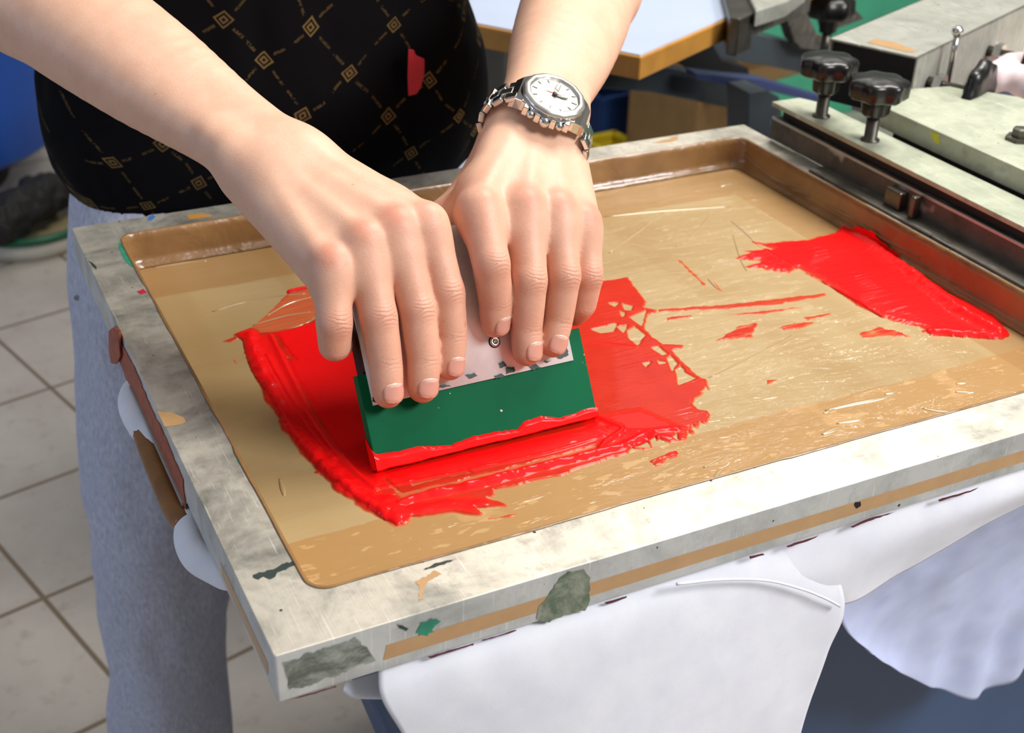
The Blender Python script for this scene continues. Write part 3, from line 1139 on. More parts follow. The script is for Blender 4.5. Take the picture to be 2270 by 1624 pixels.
YF = -.0002
front = lambda x, y: PY(x, y, YF - .0002)
topf = lambda x, y: P(x, y, TOP + .0002)
leftf = lambda x, y: PL(x, y, (1, 0, 0), (-.0002, 0, 0))
DOWN = (0, 0, -.00012)
BACK = (0, .0001, 0)
RGT = (.00012, 0, 0)
R = random.Random(7)
# tan tape along the near face
za, zb = .8858, .8762
x0 = float(front(850, 1462)[0])
bm = bmesh.new()
add_prism(bm, [(x0, YF, zb + .0003), (FX, YF, zb), (FX, YF, za), (x0 + .002, YF, za)], BACK)
from_bm('tape_strip', bm, MAT['kraft_tape'], frame, False, label='tan tape along the near face')
bm = bmesh.new()
xl0, xl1 = .055, .30
add_prism(bm, [(-.0002, .015, zb - .001), (-.0002, .10, zb - .001), (-.0002, .10, za - .001), (-.0002, .013, za - .001)], RGT)
from_bm('tape_strip', bm, MAT['kraft_tape'], frame, False, label='tan tape on the left face')
# stains
patch('ink_stain', ragged([(1195, 1345), (1220, 1318), (1240, 1282), (1262, 1268), (1295, 1264), (1308, 1280), (1307, 1330), (1298, 1352), (1250, 1362), (1210, 1380), (1192, 1372)], 8, 2.5, R, front), MAT['green_grime'], fr, BACK, 'dirty green grime on the near face')
patch('ink_stain', ragged([(880, 1384), (892, 1386), (906, 1393), (900, 1398), (886, 1392)], 5, 1, R, front), MAT['dark_ink'], fr, BACK)
patch('ink_stain', ragged([(935, 1380), (965, 1370), (980, 1378), (960, 1395), (962, 1402), (930, 1410), (925, 1400)], 5, 3, R, front), MAT['green_paint'], fr, BACK)
patch('ink_stain', ragged([(1893, 1120), (1897, 1112), (1908, 1112), (1908, 1120), (1899, 1127)], 4, 1, R, front), MAT['black'], fr, BACK)
patch('ink_stain', ragged([(630, 1470), (660, 1458), (720, 1435), (790, 1415), (818, 1440), (830, 1462), (760, 1490), (690, 1518), (640, 1528)], 9, 4, R, front), MAT['grime'], fr, BACK, 'dark grey grime by the near corner')
for seg in ([(630, 1556), (700, 1536), (745, 1522), (745, 1525), (700, 1540)], [(948, 1458), (1050, 1428), (1050, 1432), (955, 1462)], [(1065, 1424), (1070, 1420), (1100, 1412), (1145, 1398), (1145, 1401), (1100, 1415)],
            [(1340, 1338), (1390, 1324), (1390, 1328), (1345, 1342)], [(1660, 1236), (1690, 1229), (1695, 1232), (1662, 1241)], [(1744, 1212), (1790, 1197), (1815, 1190), (1790, 1203), (1745, 1216)], [(1885, 1170), (1925, 1152), (1985, 1137), (1925, 1158), (1890, 1172)], [(2080, 1110), (2150, 1090), (2170, 1083), (2150, 1094), (2082, 1114)]):
    patch('ink_stain', ragged([(x, y - 3) for x, y in seg], 9, .8, R, front), MAT['maroon'], fr, BACK)
patch('ink_stain', ragged([(560, 1272), (580, 1268), (605, 1262), (625, 1250), (655, 1242), (660, 1252), (640, 1258), (615, 1268), (612, 1278), (595, 1284), (585, 1278), (565, 1284)], 6, 2, R, topf), MAT['dark_ink'], fr, DOWN, 'dark ink trail on the near left corner')
patch('ink_stain', ragged([(938, 1262), (960, 1250), (985, 1242), (1012, 1238), (985, 1250), (950, 1260)], 6, 1.2, R, topf), MAT['dark_ink'], fr, DOWN)
patch('tape_scrap', ragged([(348, 911), (382, 914), (408, 925), (412, 934), (400, 940), (365, 945)], 14, .6, R, topf), MAT['kraft_tape'], fr, DOWN, 'torn tan tape on the left bar')
patch('tape_scrap', ragged([(920, 1288), (945, 1276), (965, 1264), (978, 1270), (955, 1285), (940, 1300), (936, 1330), (928, 1328), (930, 1300)], 5, 2, R, topf), MAT['kraft_tape'], fr, DOWN)
patch('ink_stain', ragged([(264, 535), (270, 540), (280, 565), (293, 580), (296, 592), (285, 588), (272, 570), (264, 550)], 8, 1.5, R, topf), MAT['green_paint'], fr, DOWN)
patch('ink_stain', ragged([(303, 646), (318, 640), (326, 648), (310, 651)], 8, .8, R, topf), MAT['red_patch'], fr, DOWN)
patch('ink_stain', ragged([(196, 578), (204, 581), (215, 592), (213, 596), (203, 588)], 6, 1, R, topf), MAT['dark_ink'], fr, DOWN)
patch('ink_stain', ragged([(328, 481), (338, 476), (345, 480), (335, 489), (328, 488)], 6, 1, R, topf), MAT['blue_ink'], fr, DOWN)
patch('ink_stain', ragged([(412, 478), (430, 474), (450, 474), (475, 478), (440, 484), (420, 486)], 6, 1, R, topf), MAT['wood'], fr, DOWN)
patch('ink_stain', ragged([(524, 1012), (530, 1018), (534, 1030), (528, 1026)], 6, 1, R, topf), MAT['green_paint'], fr, DOWN)
patch('ink_stain', ragged([(1445, 316), (1455, 314), (1500, 302), (1505, 308), (1480, 316)], 8, 1, R, topf), MAT['kraft_tape'], fr, DOWN)
# rusty tape peeling off the left face
patch('peeling_tape', ragged([(243, 732), (256, 730), (268, 760), (296, 815), (330, 895), (372, 985), (405, 1065), (411, 1128), (396, 1108), (360, 1020), (318, 930), (285, 850), (262, 800), (252, 790)], 12, 1.5, R, lambda x, y: PL(x, y, (1, 0, 0), (-.0008, 0, 0))), MAT['rust_tape'], frame, (.0006, 0, 0), 'rust-red tape on the left face')
bm = bmesh.new()
ptsA = [PL(x, y, (1, 0, 0), (-.003, 0, 0)) for x, y in [(240, 735), (250, 728), (262, 738), (266, 790), (258, 808), (246, 806), (240, 775)]]
add_prism(bm, ptsA, (.0026, .003, .0005))
from_bm('tape_curl', bm, MAT['rust_tape'], frame, True, .0008)

# ------------------------------------------------------------------ ink: height fields standing on the mesh
GX0, GY0, GS = .035, .042, .00062
NX, NY = 966, 770
gx = GX0 + GS * np.arange(NX)
gy = GY0 + GS * np.arange(NY)
GXX, GYY = np.meshgrid(gx, gy, indexing='ij')


def mp(pl):
    return np.array([P(x, y, MZ + .0004)[:2] for x, y in pl])


def segdist(pl, closed, m=.02):
    """distance to a polyline (metres) on the grid and, if closed, signed (+ inside)"""
    D = np.full(GXX.shape, .5)
    pl = np.array(pl)
    lo, hi = pl.min(0) - m, pl.max(0) + m
    i0, j0 = np.maximum(((lo - [GX0, GY0]) / GS).astype(int), 0)
    i1, j1 = np.minimum(((hi - [GX0, GY0]) / GS).astype(int) + 1, [NX, NY])
    x, y = GXX[i0:i1, j0:j1], GYY[i0:i1, j0:j1]
    d = np.full(x.shape, .25)
    ins = np.zeros(x.shape, bool)
    n = len(pl)
    for a in range(n if closed else n - 1):
        p, q = pl[a], pl[(a + 1) % n]
        e = q - p
        t = np.clip(((x - p[0]) * e[0] + (y - p[1]) * e[1]) / max(e @ e, 1e-12), 0, 1)
        d = np.minimum(d, (x - p[0] - t * e[0]) ** 2 + (y - p[1] - t * e[1]) ** 2)
        if closed and p[1] != q[1]:
            c = ((p[1] > y) != (q[1] > y)) & (x < (q[0] - p[0]) * (y - p[1]) / (q[1] - p[1]) + p[0])
            ins ^= c
    d = np.sqrt(d)
    D[i0:i1, j0:j1] = np.where(ins, -d, d) if closed else d
    return -D if closed else D


G3 = np.stack([GXX.ravel(), GYY.ravel(), np.zeros(GXX.size)], 1)


def gn(sx, sy, seed, ang=0.0):
    q = G3.copy()
    if ang:
        c, s_ = math.cos(ang), math.sin(ang)
        q[:, 0], q[:, 1] = G3[:, 0] * c + G3[:, 1] * s_, -G3[:, 0] * s_ + G3[:, 1] * c
    return vnoise(q * np.array([sx, sy, 1]), 1, seed).reshape(GXX.shape)


JAG = gn(170, 260, 1) * .0030 + gn(420, 620, 2) * .0016
FINE = gn(500, 900, 3)
STREAK = gn(45, 900, 4) * .7 + gn(120, 1500, 6) * .3
LUMP = gn(110, 130, 5) + gn(230, 260, 15) * .4


def film(pl, thick, slope=.35, jag=1.0):
    s = segdist(mp(pl), True)
    return np.clip((s + JAG * jag) * slope, -.004, thick)


def ridge(pl, h, w, n=40, rough=.5, taper=True):
    pts = spline([np.append(q, 0) for q in mp(pl)], n)
    d = segdist([p[:2] for p in pts], False)
    ww = w * (1 + LUMP * rough * .5)
    r = h * np.exp(-(d / ww) ** 2) * (1 + (LUMP * .8 + FINE * .10) * rough)
    return np.where(d < 3 * w, r, 0)


def emit(h, name, label, group=None):
    """keep the cells where the ink rises above the mesh; its rim dips under the mesh surface"""
    v = h
    up = v > 0
    c = up[:-1, :-1] | up[1:, :-1] | up[:-1, 1:] | up[1:, 1:]
    idx = -np.ones(h.shape, int)
    need = np.zeros(h.shape, bool)
    for a, b2 in ((slice(None, -1), slice(None, -1)), (slice(1, None), slice(None, -1)), (slice(None, -1), slice(1, None)), (slice(1, None), slice(1, None))):
        need[a, b2] |= c
    idx[need] = np.arange(need.sum())
    V = np.stack([GXX[need], GYY[need], MZ + np.clip(v[need], -.0006, None)], 1)
    ci, cj = np.nonzero(c)
    F = np.stack([idx[ci, cj], idx[ci + 1, cj], idx[ci + 1, cj + 1], idx[ci, cj + 1]], 1)
    me = mesh_np(name, V, F)
    attr(me, 'thickness', np.clip(v[need] / .0026, 0, 1))
    o = to_obj(name, me, MAT['ink'])
    tag(o, label, 'ink', group)
    return o


OUT = [(516, 741), (560, 722), (587, 700), (623, 664), (641, 643), (687, 634), (760, 624), (900, 610), (1100, 600), (1250, 612), (1330, 622), (1392, 613), (1403, 627), (1419, 650), (1435, 669), (1427, 680), (1459, 686), (1454, 693), (1438, 697), (1431, 721), (1430, 728), (1446, 745), (1469, 761), (1517, 763), (1514, 771), (1493, 777), (1505, 792), (1534, 819), (1555, 837), (1568, 837), (1574, 863), (1558, 872), (1540, 884), (1537, 899), (1555, 907), (1571, 907), (1577, 919), (1567, 940), (1553, 937), (1546, 949), (1534, 943), (1542, 965), (1525, 958), (1524, 974), (1505, 978), (1487, 981), (1463, 972), (1446, 993), (1428, 996), (1398, 993), (1392, 1005), (1354, 1016), (1280, 1040), (1244, 1054), (1190, 1065), (1097, 1087), (1100, 1100), (1080, 1103), (1121, 1114), (1128, 1123), (1086, 1122), (1053, 1125), (1072, 1136), (1076, 1144), (1045, 1141), (1007, 1136), (933, 1143), (911, 1145), (895, 1158), (881, 1164), (848, 1149), (829, 1133), (796, 1111), (766, 1088), (737, 1064), (712, 1043), (680, 1011), (651, 971), (623, 925), (601, 886), (566, 836), (548, 800), (537, 755)]
h = film(OUT, .00075, .35, .55)
HOLES = [[(1397, 702), (1431, 689), (1422, 721)], [(1392, 733), (1407, 724), (1428, 742), (1413, 763), (1394, 748)], [(1313, 730), (1366, 718), (1360, 733), (1333, 737)], [(1382, 674), (1401, 678), (1398, 687), (1385, 686)], [(1369, 724), (1389, 721), (1382, 736)], [(1446, 771), (1460, 769), (1477, 783), (1469, 786)], [(1481, 792), (1487, 789), (1500, 804), (1490, 820)], [(1499, 819), (1508, 811), (1517, 825), (1540, 837), (1531, 842), (1505, 851)], [(1350, 672), (1370, 671), (1362, 678)], [(1426, 806), (1440, 803), (1432, 812)], [(1460, 800), (1474, 803), (1462, 806)], [(1442, 975), (1452, 968), (1460, 985), (1450, 992)], [(1410, 990), (1435, 980), (1440, 990)], [(1555, 868), (1565, 858), (1572, 868)], [(1490, 967), (1500, 962), (1503, 975)], [(1376, 690), (1384, 692), (1380, 700)]]
for hl in HOLES:
    s = segdist(mp(hl), True)
    h = np.minimum(h, -(s + JAG * .35 + .0003) * .5)
# nearly bare bands
THIN = [[(868, 1098), (1000, 1066), (1180, 1022), (1330, 982), (1340, 990), (1180, 1036), (1000, 1080), (885, 1112)], [(838, 1052), (850, 1056), (905, 1100), (885, 1100)], [(800, 1092), (815, 1096), (848, 1124), (838, 1130)], [(530, 745), (587, 700), (640, 650), (690, 636), (720, 700), (640, 735), (570, 738)],
        [(600, 745), (622, 750), (660, 800), (640, 806)], [(905, 1068), (1040, 1040), (1045, 1048), (915, 1078)], [(560, 758), (568, 775), (578, 800), (566, 790)]]
for i, tl in enumerate(THIN):
    s = segdist(mp(tl), True)
    w = np.clip((s + JAG * .6) / .0012, 0, 1)
    h = np.where(h > 0, h * (1 - w) + (.00016 if i != 3 else .00020) * (1 + STREAK * 1.6) * w, h)
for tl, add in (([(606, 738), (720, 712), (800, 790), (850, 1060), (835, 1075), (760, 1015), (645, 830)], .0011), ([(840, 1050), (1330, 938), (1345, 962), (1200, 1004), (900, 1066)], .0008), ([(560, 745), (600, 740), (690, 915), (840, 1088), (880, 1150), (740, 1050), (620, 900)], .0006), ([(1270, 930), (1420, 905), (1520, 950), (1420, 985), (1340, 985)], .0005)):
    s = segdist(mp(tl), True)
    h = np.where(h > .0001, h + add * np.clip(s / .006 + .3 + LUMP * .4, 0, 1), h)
h = np.where(h > .0003, h + STREAK * .00009, h)
pos = h > 0
rid = np.zeros_like(h)
for a in (([(552, 742), (570, 800), (610, 882), (660, 962), (722, 1038), (800, 1105), (852, 1134)], .0034, .0052, 60, .9), ([(560, 760), (600, 835), (648, 920), (705, 1000)], .0022, .0030, 40, 1.0), ([(590, 790), (630, 860), (680, 940), (740, 1020)], .0015, .0022, 40, 1.0),
          ([(600, 745), (640, 828), (690, 922), (760, 1022), (832, 1086)], .0017, .0018, 60, .3), ([(886, 1118), (940, 1100), (1050, 1075), (1180, 1040), (1300, 1010), (1390, 986), (1440, 962)], .0028, .0034, 60, .9), ([(830, 1086), (900, 1071), (1000, 1051), (1100, 1030), (1230, 1000), (1340, 968)], .0013, .0013, 50, .7),
          ([(858, 1118), (872, 1132), (882, 1148)], .0026, .007, 20, .5), ([(900, 1130), (980, 1118), (1060, 1118)], .0009, .006, 20, .8), ([(1325, 928), (1362, 943), (1378, 955), (1340, 985), (1330, 1000)], .0020, .0022, 40, 1.0), ([(1350, 950), (1420, 958), (1500, 952)], .0010, .0022, 30, 1.2), ([(1370, 965), (1430, 970), (1500, 968)], .0009, .003, 30, 1.2),
          ([(850, 1066), (1000, 1036), (1150, 1002), (1320, 966)], .0007, .0070, 40, .25), ([(1285, 757), (1350, 762), (1412, 768)], .0009, .0010, 30, .5), ([(640, 646), (665, 640), (690, 636)], .0016, .0022, 20, .7)):
    rid = np.maximum(rid, ridge(*a))
h = np.where(pos, h + rid, np.maximum(h, rid - .0008))
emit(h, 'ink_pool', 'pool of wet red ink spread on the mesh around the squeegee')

B = [(1873, 489), (1881, 508), (1937, 540), (1967, 568), (2026, 602), (2082, 632), (2112, 653), (2210, 696), (2238, 739), (2223, 752), (2176, 750), (2120, 745), (2061, 743), (2052, 730), (2026, 722), (1984, 713), (1941, 696), (1898, 675), (1843, 636), (1770, 594), (1749, 606), (1706, 598), (1650, 591), (1685, 579), (1625, 572), (1663, 559), (1642, 555), (1710, 551), (1663, 534), (1693, 538), (1791, 530), (1851, 515)]
h = film(B, .0018, .35, .8)
h = np.where(h > .0003, h + STREAK * .0004, h)
pos = h > 0
rid = ridge([(1876, 496), (1950, 556), (2050, 634), (2140, 700), (2212, 738)], .0050, .0060, 60, .5)
rid = np.maximum(rid, ridge([(2050, 734), (2120, 740), (2200, 745)], .002, .004, 30, 1.0))
rid = np.maximum(rid, ridge([(1660, 530), (1740, 580), (1850, 640), (1960, 705)], .0012, .0011, 40, .6))
h = np.where(pos, h + rid, np.maximum(h, rid - .0010))
emit(h, 'ink_pool', 'bright red ink heaped against the taped wall beside the clamp')

CS = [[(1459, 684), (1600, 675), (1700, 664), (1830, 648), (1832, 655), (1720, 675), (1640, 681), (1600, 685), (1460, 691)], [(1477, 702), (1535, 697), (1532, 702), (1480, 710)], [(1575, 757), (1600, 746), (1640, 720), (1678, 714), (1668, 746), (1620, 751)], [(1722, 726), (1760, 715), (1802, 714), (1802, 722), (1740, 731)], [(1500, 573), (1512, 578), (1566, 630), (1560, 633)], [(1580, 618), (1602, 645), (1590, 641)], [(1604, 698), (1700, 687), (1795, 677), (1690, 696)], [(1780, 702), (1852, 692), (1790, 710)], [(1908, 737), (1950, 724), (1990, 734), (2027, 746), (1960, 744), (1910, 750)], [(1438, 1024), (1495, 998), (1502, 1010), (1455, 1032)], [(1700, 841), (1727, 839), (1701, 852)], [(496, 756), (540, 734), (545, 742), (512, 757)], [(690, 1040), (745, 1052), (742, 1060), (700, 1052)], [(515, 793), (522, 797), (525, 806), (519, 802)], [(1085, 1148), (1150, 1137), (1120, 1146)]]
CL = ['longest thin red streak, from the pool edge to the heap', 'short red dash below the left end of the longest streak', 'ragged red streak nearest the pool, below the longest streak', 'curled red streak halfway along the line to the heap', 'thin slanting red line far up the mesh', 'tiny red fleck at the end of the thin slanting line', 'faint red streak just under the longest streak', 'faint red streak closest to the heap',
      'pinkish red smear at the lower left corner of the heap', 'small red blob between the pool and the near rim of the screen', 'tiny red tick alone on the khaki mesh right of the pool', 'thin red smear at the far left tip of the pool', 'small red smear outside the lower left ridge of the pool', 'tiny red dot left of the pool', 'faint red dash below the ragged lower edge of the pool']
for i, c in enumerate(CS):
    h = film(c, .0005, .4, .75 if i not in (5, 10, 13) else .2) + (np.minimum(STREAK * .0014 + LUMP * .0010, .0003) if i in (2, 3, 8, 9, 12) else np.minimum(STREAK * .0003, 0))
    if i == 9:
        h = np.maximum(h, ridge([(1445, 1022), (1470, 1012), (1496, 1003)], .0022, .002, 20, 1.0) - .0009)
    if (h > 0).sum() < 4:
        h = film(c, .0005, .4, 0)
    emit(h, 'ink_streak', CL[i])
# ink thrown up the taped wall
patch('ink_smear', ragged([(1893, 498), (1906, 505), (1934, 512), (1940, 520), (1960, 540), (1992, 562), (1990, 575), (1960, 560), (1925, 535), (1905, 520)], 7, 2.5, R, lambda x, y: PL(x, y, (1, 0, 0), (IX1 - .0042, 0, 0))), MAT['ink'], None, (-.0004, 0, 0))
o = bpy.data.objects['ink_smear']
attr(o.data, 'thickness', [.6] * len(o.data.vertices))
tag(o, 'small dark red ink splash on the brown taped wall above the heap', 'ink')
# ------------------------------------------------------------------ squeegee
sq = thing('squeegee', 'hand squeegee with white metal holder and green blade standing in the red ink', 'squeegee', tuple(SP(.19, 0, -.0045)))
XL, XR = S0[0], .2690


def extrude_x(bm, prof, x0, x1):
    add_prism(bm, [SP(x0, u, d) for u, d in prof], (x1 - x0, 0, 0))


bm = bmesh.new()
extrude_x(bm, [(.0012, 0), (.0595, 0), (.0595, -.009), (.0012, -.009), (0, -.0078), (0, -.0012)], XL, XR)
from_bm('blade', bm, MAT['blade'], sq, False, .0005, label='green rubber blade')
PX0, PX1 = .1187, .2592
sheet = [(.0395, .0016), (.120, .0016), (.131, .0004), (.138, -.0035), (.1418, -.0095), (.1418, -.0150), (.138, -.0205), (.131, -.0235), (.126, -.0242)]
inner = []
for i, (u, d) in enumerate(sheet):
    a = np.array(sheet[max(i - 1, 0)])
    c = np.array(sheet[min(i + 1, len(sheet) - 1)])
    t = (c - a) / np.linalg.norm(c - a)
    inner.append((u + t[1] * .0013, d - t[0] * .0013))
bm = bmesh.new()
for k in range(len(sheet) - 1):
    extrude_x(bm, [sheet[k], sheet[k + 1], inner[k + 1], inner[k]], PX0, PX1)
bmesh.ops.remove_doubles(bm, verts=bm.verts, dist=1e-5)
pl_ = from_bm('holder', bm, MAT['holder'], sq, False, label='paint-flecked white metal holder')
for p in pl_.data.polygons:
    p.use_smooth = abs(p.normal.x) < .5
bm = bmesh.new()
extrude_x(bm, [(.050, -.0092), (.136, -.0092), (.136, -.0190), (.120, -.0228), (.050, -.0228)], PX0 + .001, PX1 - .001)
extrude_x(bm, [(.0605, -.0002), (.128, -.0004), (.133, -.004), (.133, -.0095), (.0605, -.0095)], PX0 + .001, PX1 - .001)
from_bm('grip_core', bm, MAT['black'], sq, False, .0008, label='dark core of the holder')
sc = SQ(1096, 757, .0016)
bm = bmesh.new()
add_lathe(bm, sc, SN, [(.0034, 0), (.0034, .0012), (.0026, .0017), (.0014, .0017), (.0012, .0008)], 24)
from_bm('screw', bm, MAT['steel'], sq, True)
bm = bmesh.new()
add_lathe(bm, sc - SN * .0001, SN, [(.0042, 0), (.0040, .0004)], 24)
from_bm('washer', bm, MAT['black'], sq, False)
# paint chips along the lower edge of the holder
rr = random.Random(3)
sqf = lambda x, y: SQ(x, y, .0017)
for pl2 in ([(1105, 805), (1118, 800), (1122, 812), (1108, 815)], [(1120, 815), (1140, 812), (1142, 824), (1122, 828)], [(1170, 812), (1186, 806), (1200, 814), (1184, 820)], [(1030, 832), (1050, 826), (1058, 832), (1040, 840)], [(968, 858), (985, 852), (1000, 855), (980, 860)], [(1095, 834), (1112, 828), (1118, 834), (1100, 840)],
            [(824, 880), (838, 884), (840, 892), (828, 892)], [(1225, 782), (1255, 770), (1262, 786), (1240, 796)], [(1205, 800), (1222, 800), (1214, 806)]):
    bm = bmesh.new()
    add_prism(bm, ragged(pl2, 4, 1.6, rr, sqf), SN * .00015)
    from_bm('paint_chip', bm, MAT['dark_ink'], pl_)
# wet ink along the blade
topb = [(822, 996), (835, 1006), (880, 1000), (920, 990), (1000, 986), (1050, 966), (1100, 956), (1148, 951), (1160, 934), (1200, 922), (1240, 926), (1275, 916), (1300, 906), (1321, 902)]
tq = sorted([((SQ(x, y, 0) - S0)[0], (SQ(x, y, 0) - S0) @ SU) for x, y in topb])
txs, tus = [t[0] for t in tq], [t[1] for t in tq]
nx, nu = 240, 26
Lb = XR - XL
xs = np.linspace(-.0004, Lb + .0004, nx)
ut = np.interp(xs, txs, tus) + vnoise(np.stack([xs * 420, np.zeros(nx), np.zeros(nx)], 1), 1, 5) * .0012
prof3 = vnoise(np.stack([xs * 150, np.zeros(nx), np.zeros(nx)], 1), 1, 2) * .0010
VV, TT = [], []
for i in range(nx):
    for j in range(nu):
        t = j / (nu - 1)
        if t < .7:
            s = t / .7
            u = ut[i] * (1 - s) + (-.0006 + prof3[i]) * s
            d = .00005 + .0015 * math.sin(min(1, s * 2.5) * math.pi / 2) * (1 + .8 * prof3[i] / .0010 * .4)
        else:
            s = (t - .7) / .3
            u = -.0006 + prof3[i] - .0006 * math.sin(math.pi * s)
            d = .0014 - .0100 * s
        p = SP(XL + xs[i], u, d)
        p[2] = max(p[2], MZ + .0004)
        VV.append(p)
        TT.append(.75)
FF = [(i * nu + j, (i + 1) * nu + j, (i + 1) * nu + j + 1, i * nu + j + 1) for i in range(nx - 1) for j in range(nu - 1)]
me = mesh_np('ink_coat', VV, FF)
attr(me, 'thickness', TT)
to_obj('ink_coat', me, MAT['ink'], sq, label='red ink clinging to the bottom of the blade')
bm = bmesh.new()
add_prism(bm, [SP(XL - .0001, u, d) for u, d in ((-.0002, .0006), (.012, .0004), (.015, -.003), (.020, -.0075), (.018, -.0092), (-.0002, -.0092))], (-.0008, 0, 0))
o = from_bm('ink_coat', bm, MAT['ink'], sq, False, .0004)
attr(o.data, 'thickness', [.7] * len(o.data.vertices))

# ------------------------------------------------------------------ wristwatch on the left wrist
A = armL
wax, wla, wna = A['ax'], A['la'], A['na']
vdir = unit(CAM - WL)
target = (1222, 233)
# slide along the forearm so the dial sits where the photograph shows it
best = None
for t in np.linspace(-.02, .05, 141):
    for h in (.0245,):
        for sl in np.linspace(-.012, .012, 25):
            c = WL + wax * t + wna * h + wla * sl
            v = RC.T @ (c - CAM)
            px = W0 / 2 + FPX * v[0] / -v[2]
            py = H0 / 2 - FPX * v[1] / -v[2]
            e = (px - target[0]) ** 2 + (py - target[1]) ** 2 + (sl * 400) ** 2
            if best is None or e < best[0]:
                best = (e, t, sl)
print('watch', best)
WC0 = WL + wax * best[1]
wn = unit(wna + .22 * vdir)
e1 = unit(-wax - wn * (-wax @ wn))              # three o'clock, towards the hand
e2 = np.cross(wn, e1)
if e2 @ wla > 0:
    e2 = -e2                                     # twelve o'clock, away from the thumb
WC = WC0 + wna * .0205 + wla * best[2]
watch = thing('wristwatch', 'silver steel wristwatch with link bracelet on the wrist of the right-hand arm', 'watch', tuple(WC))
WB = (e2, np.cross(wn, e2), wn)
bm = bmesh.new()
add_lathe(bm, WC, wn, [(.0165, -.001), (.0188, .0005), (.0192, .0045), (.0184, .0062), (.0150, .0064)], 64, B=WB)
for sg in (1, -1):
    # shoulders tapering from the case down to the bracelet
    secs = []
    for t, hw, top, bot in ((.010, .0160, .0058, .0002), (.0160, .0142, .0056, -.0010), (.0200, .0118, .0040, -.0030), (.0232, .0104, .0008, -.0050)):
        secs.append([bm.verts.new(WC + e2 * sg * t + e1 * k1 * hw + wn * hh) for k1, hh in ((-1, bot), (1, bot), (.94, top), (-.94, top))])
    for qa, qb in zip(secs, secs[1:]):
        for i in range(4):
            bm.faces.new([qa[i], qa[(i + 1) % 4], qb[(i + 1) % 4], qb[i]])
    bm.faces.new(secs[0])
    bm.faces.new(secs[-1])
for off in (-.0125, -.0047, .0047, .0125):
    c = WC + e1 * (.0188 - abs(off) * .25) + e2 * off + wn * .0028
    add_box(bm, c, (.0034, .0052, .0058), np.stack([e2, e1, wn], 1))
from_bm('case', bm, MAT['watch_steel'], watch, False, .0007, 3)
bm = bmesh.new()
add_lathe(bm, WC, wn, [(.0186, .0060), (.0188, .0074), (.0180, .0088), (.0158, .0096), (.0146, .0092), (.0142, .0074)], 96, 12, .012, B=WB)
from_bm('bezel', bm, MAT['watch_steel_bright'], watch, True)
bm = bmesh.new()
add_lathe(bm, WC, wn, [(.0145, .0070), (.0145, .0078)], 64, B=WB)
from_bm('dial', bm, MAT['dial'], watch, False, label='pale silver dial')
for hh in range(12):
    a = hh * math.pi / 6
    dr = e2 * math.cos(a) + e1 * math.sin(a)
    sd = np.cross(wn, dr)
    bm = bmesh.new()
    add_box(bm, WC + dr * .0122 + wn * .0080, (.0024 if hh % 3 else .0032, .0007, .0003), np.stack([dr, sd, wn], 1))
    from_bm('hour_mark', bm, MAT['steel_dark'], watch)


def whand(name, ang, l0, l1, w, z, mat):
    dr = e2 * math.cos(ang) + e1 * math.sin(ang)
    sd = np.cross(wn, dr)
    o = WC + wn * z
    bm = bmesh.new()
    add_prism(bm, [o + dr * l0 - sd * w * .5, o + dr * (l0 + (l1 - l0) * .55) - sd * w, o + dr * (l1 - .0012) - sd * w * .8, o + dr * l1, o + dr * (l1 - .0012) + sd * w * .8, o + dr * (l0 + (l1 - l0) * .55) + sd * w, o + dr * l0 + sd * w * .5], wn * .0003)
    hb_ = from_bm(name, bm, MAT['steel_dark'] if mat is MAT['lume'] else mat, watch)
    if mat is MAT['lume']:
        bm = bmesh.new()
        s0, s1, w2 = l0 + (l1 - l0) * .35, l1 - .0008, w * .45
        add_prism(bm, [o + wn * .0004 + dr * a_ + sd * b_ for a_, b_ in ((s0, -w2), (s1, -w2), (s1, w2), (s0, w2))], wn * .0001)
        for v in bm.verts:
            v.co = Vector(WC) + (v.co - Vector(WC)) * 1.17
        from_bm('hand_inlay', bm, mat, hb_)


whand('hour_hand', math.radians(-14), .001, .0082, .0016, .0083, MAT['lume'])
whand('minute_hand', math.radians(-88), .001, .0114, .0015, .0087, MAT['lume'])
whand('second_hand', math.radians(172), -.002, .0068, .0005, .0091, MAT['orange'])
bm = bmesh.new()
add_lathe(bm, WC, wn, [(.0015, .0078), (.0015, .0095), (.0008, .0098)], 20, B=WB)
from_bm('hand_hub', bm, MAT['black_plastic'], watch, True)
bm = bmesh.new()
add_lathe(bm, WC, wn, [(.0144, .0098), (.0143, .0101), (.009, .0104), (.003, .0105)], 64, B=WB)
from_bm('crystal', bm, MAT['crystal'], watch, True)
for off, r in ((-.0088, .0024), (0, .0031), (.0088, .0024)):
    bm = bmesh.new()
    c = WC + e1 * (.0178 - abs(off) * .22) + e2 * off + wn * .0022
    add_lathe(bm, c, unit(e1 + .1 * wn), [(r * .8, 0), (r, .0006), (r, .0028), (r * .8, .0040), (r * .35, .0046)], 24)
    from_bm('crown' if off == 0 else 'pusher', bm, MAT['steel'], watch, True)
# the case is drawn at three quarters of its real size above; bring it to 42 mm
for ob in [c_ for c_ in bpy.data.objects if c_.parent == watch]:
    for v in ob.data.vertices:
        v.co = Vector(WC) + (v.co - Vector(WC)) * 1.17
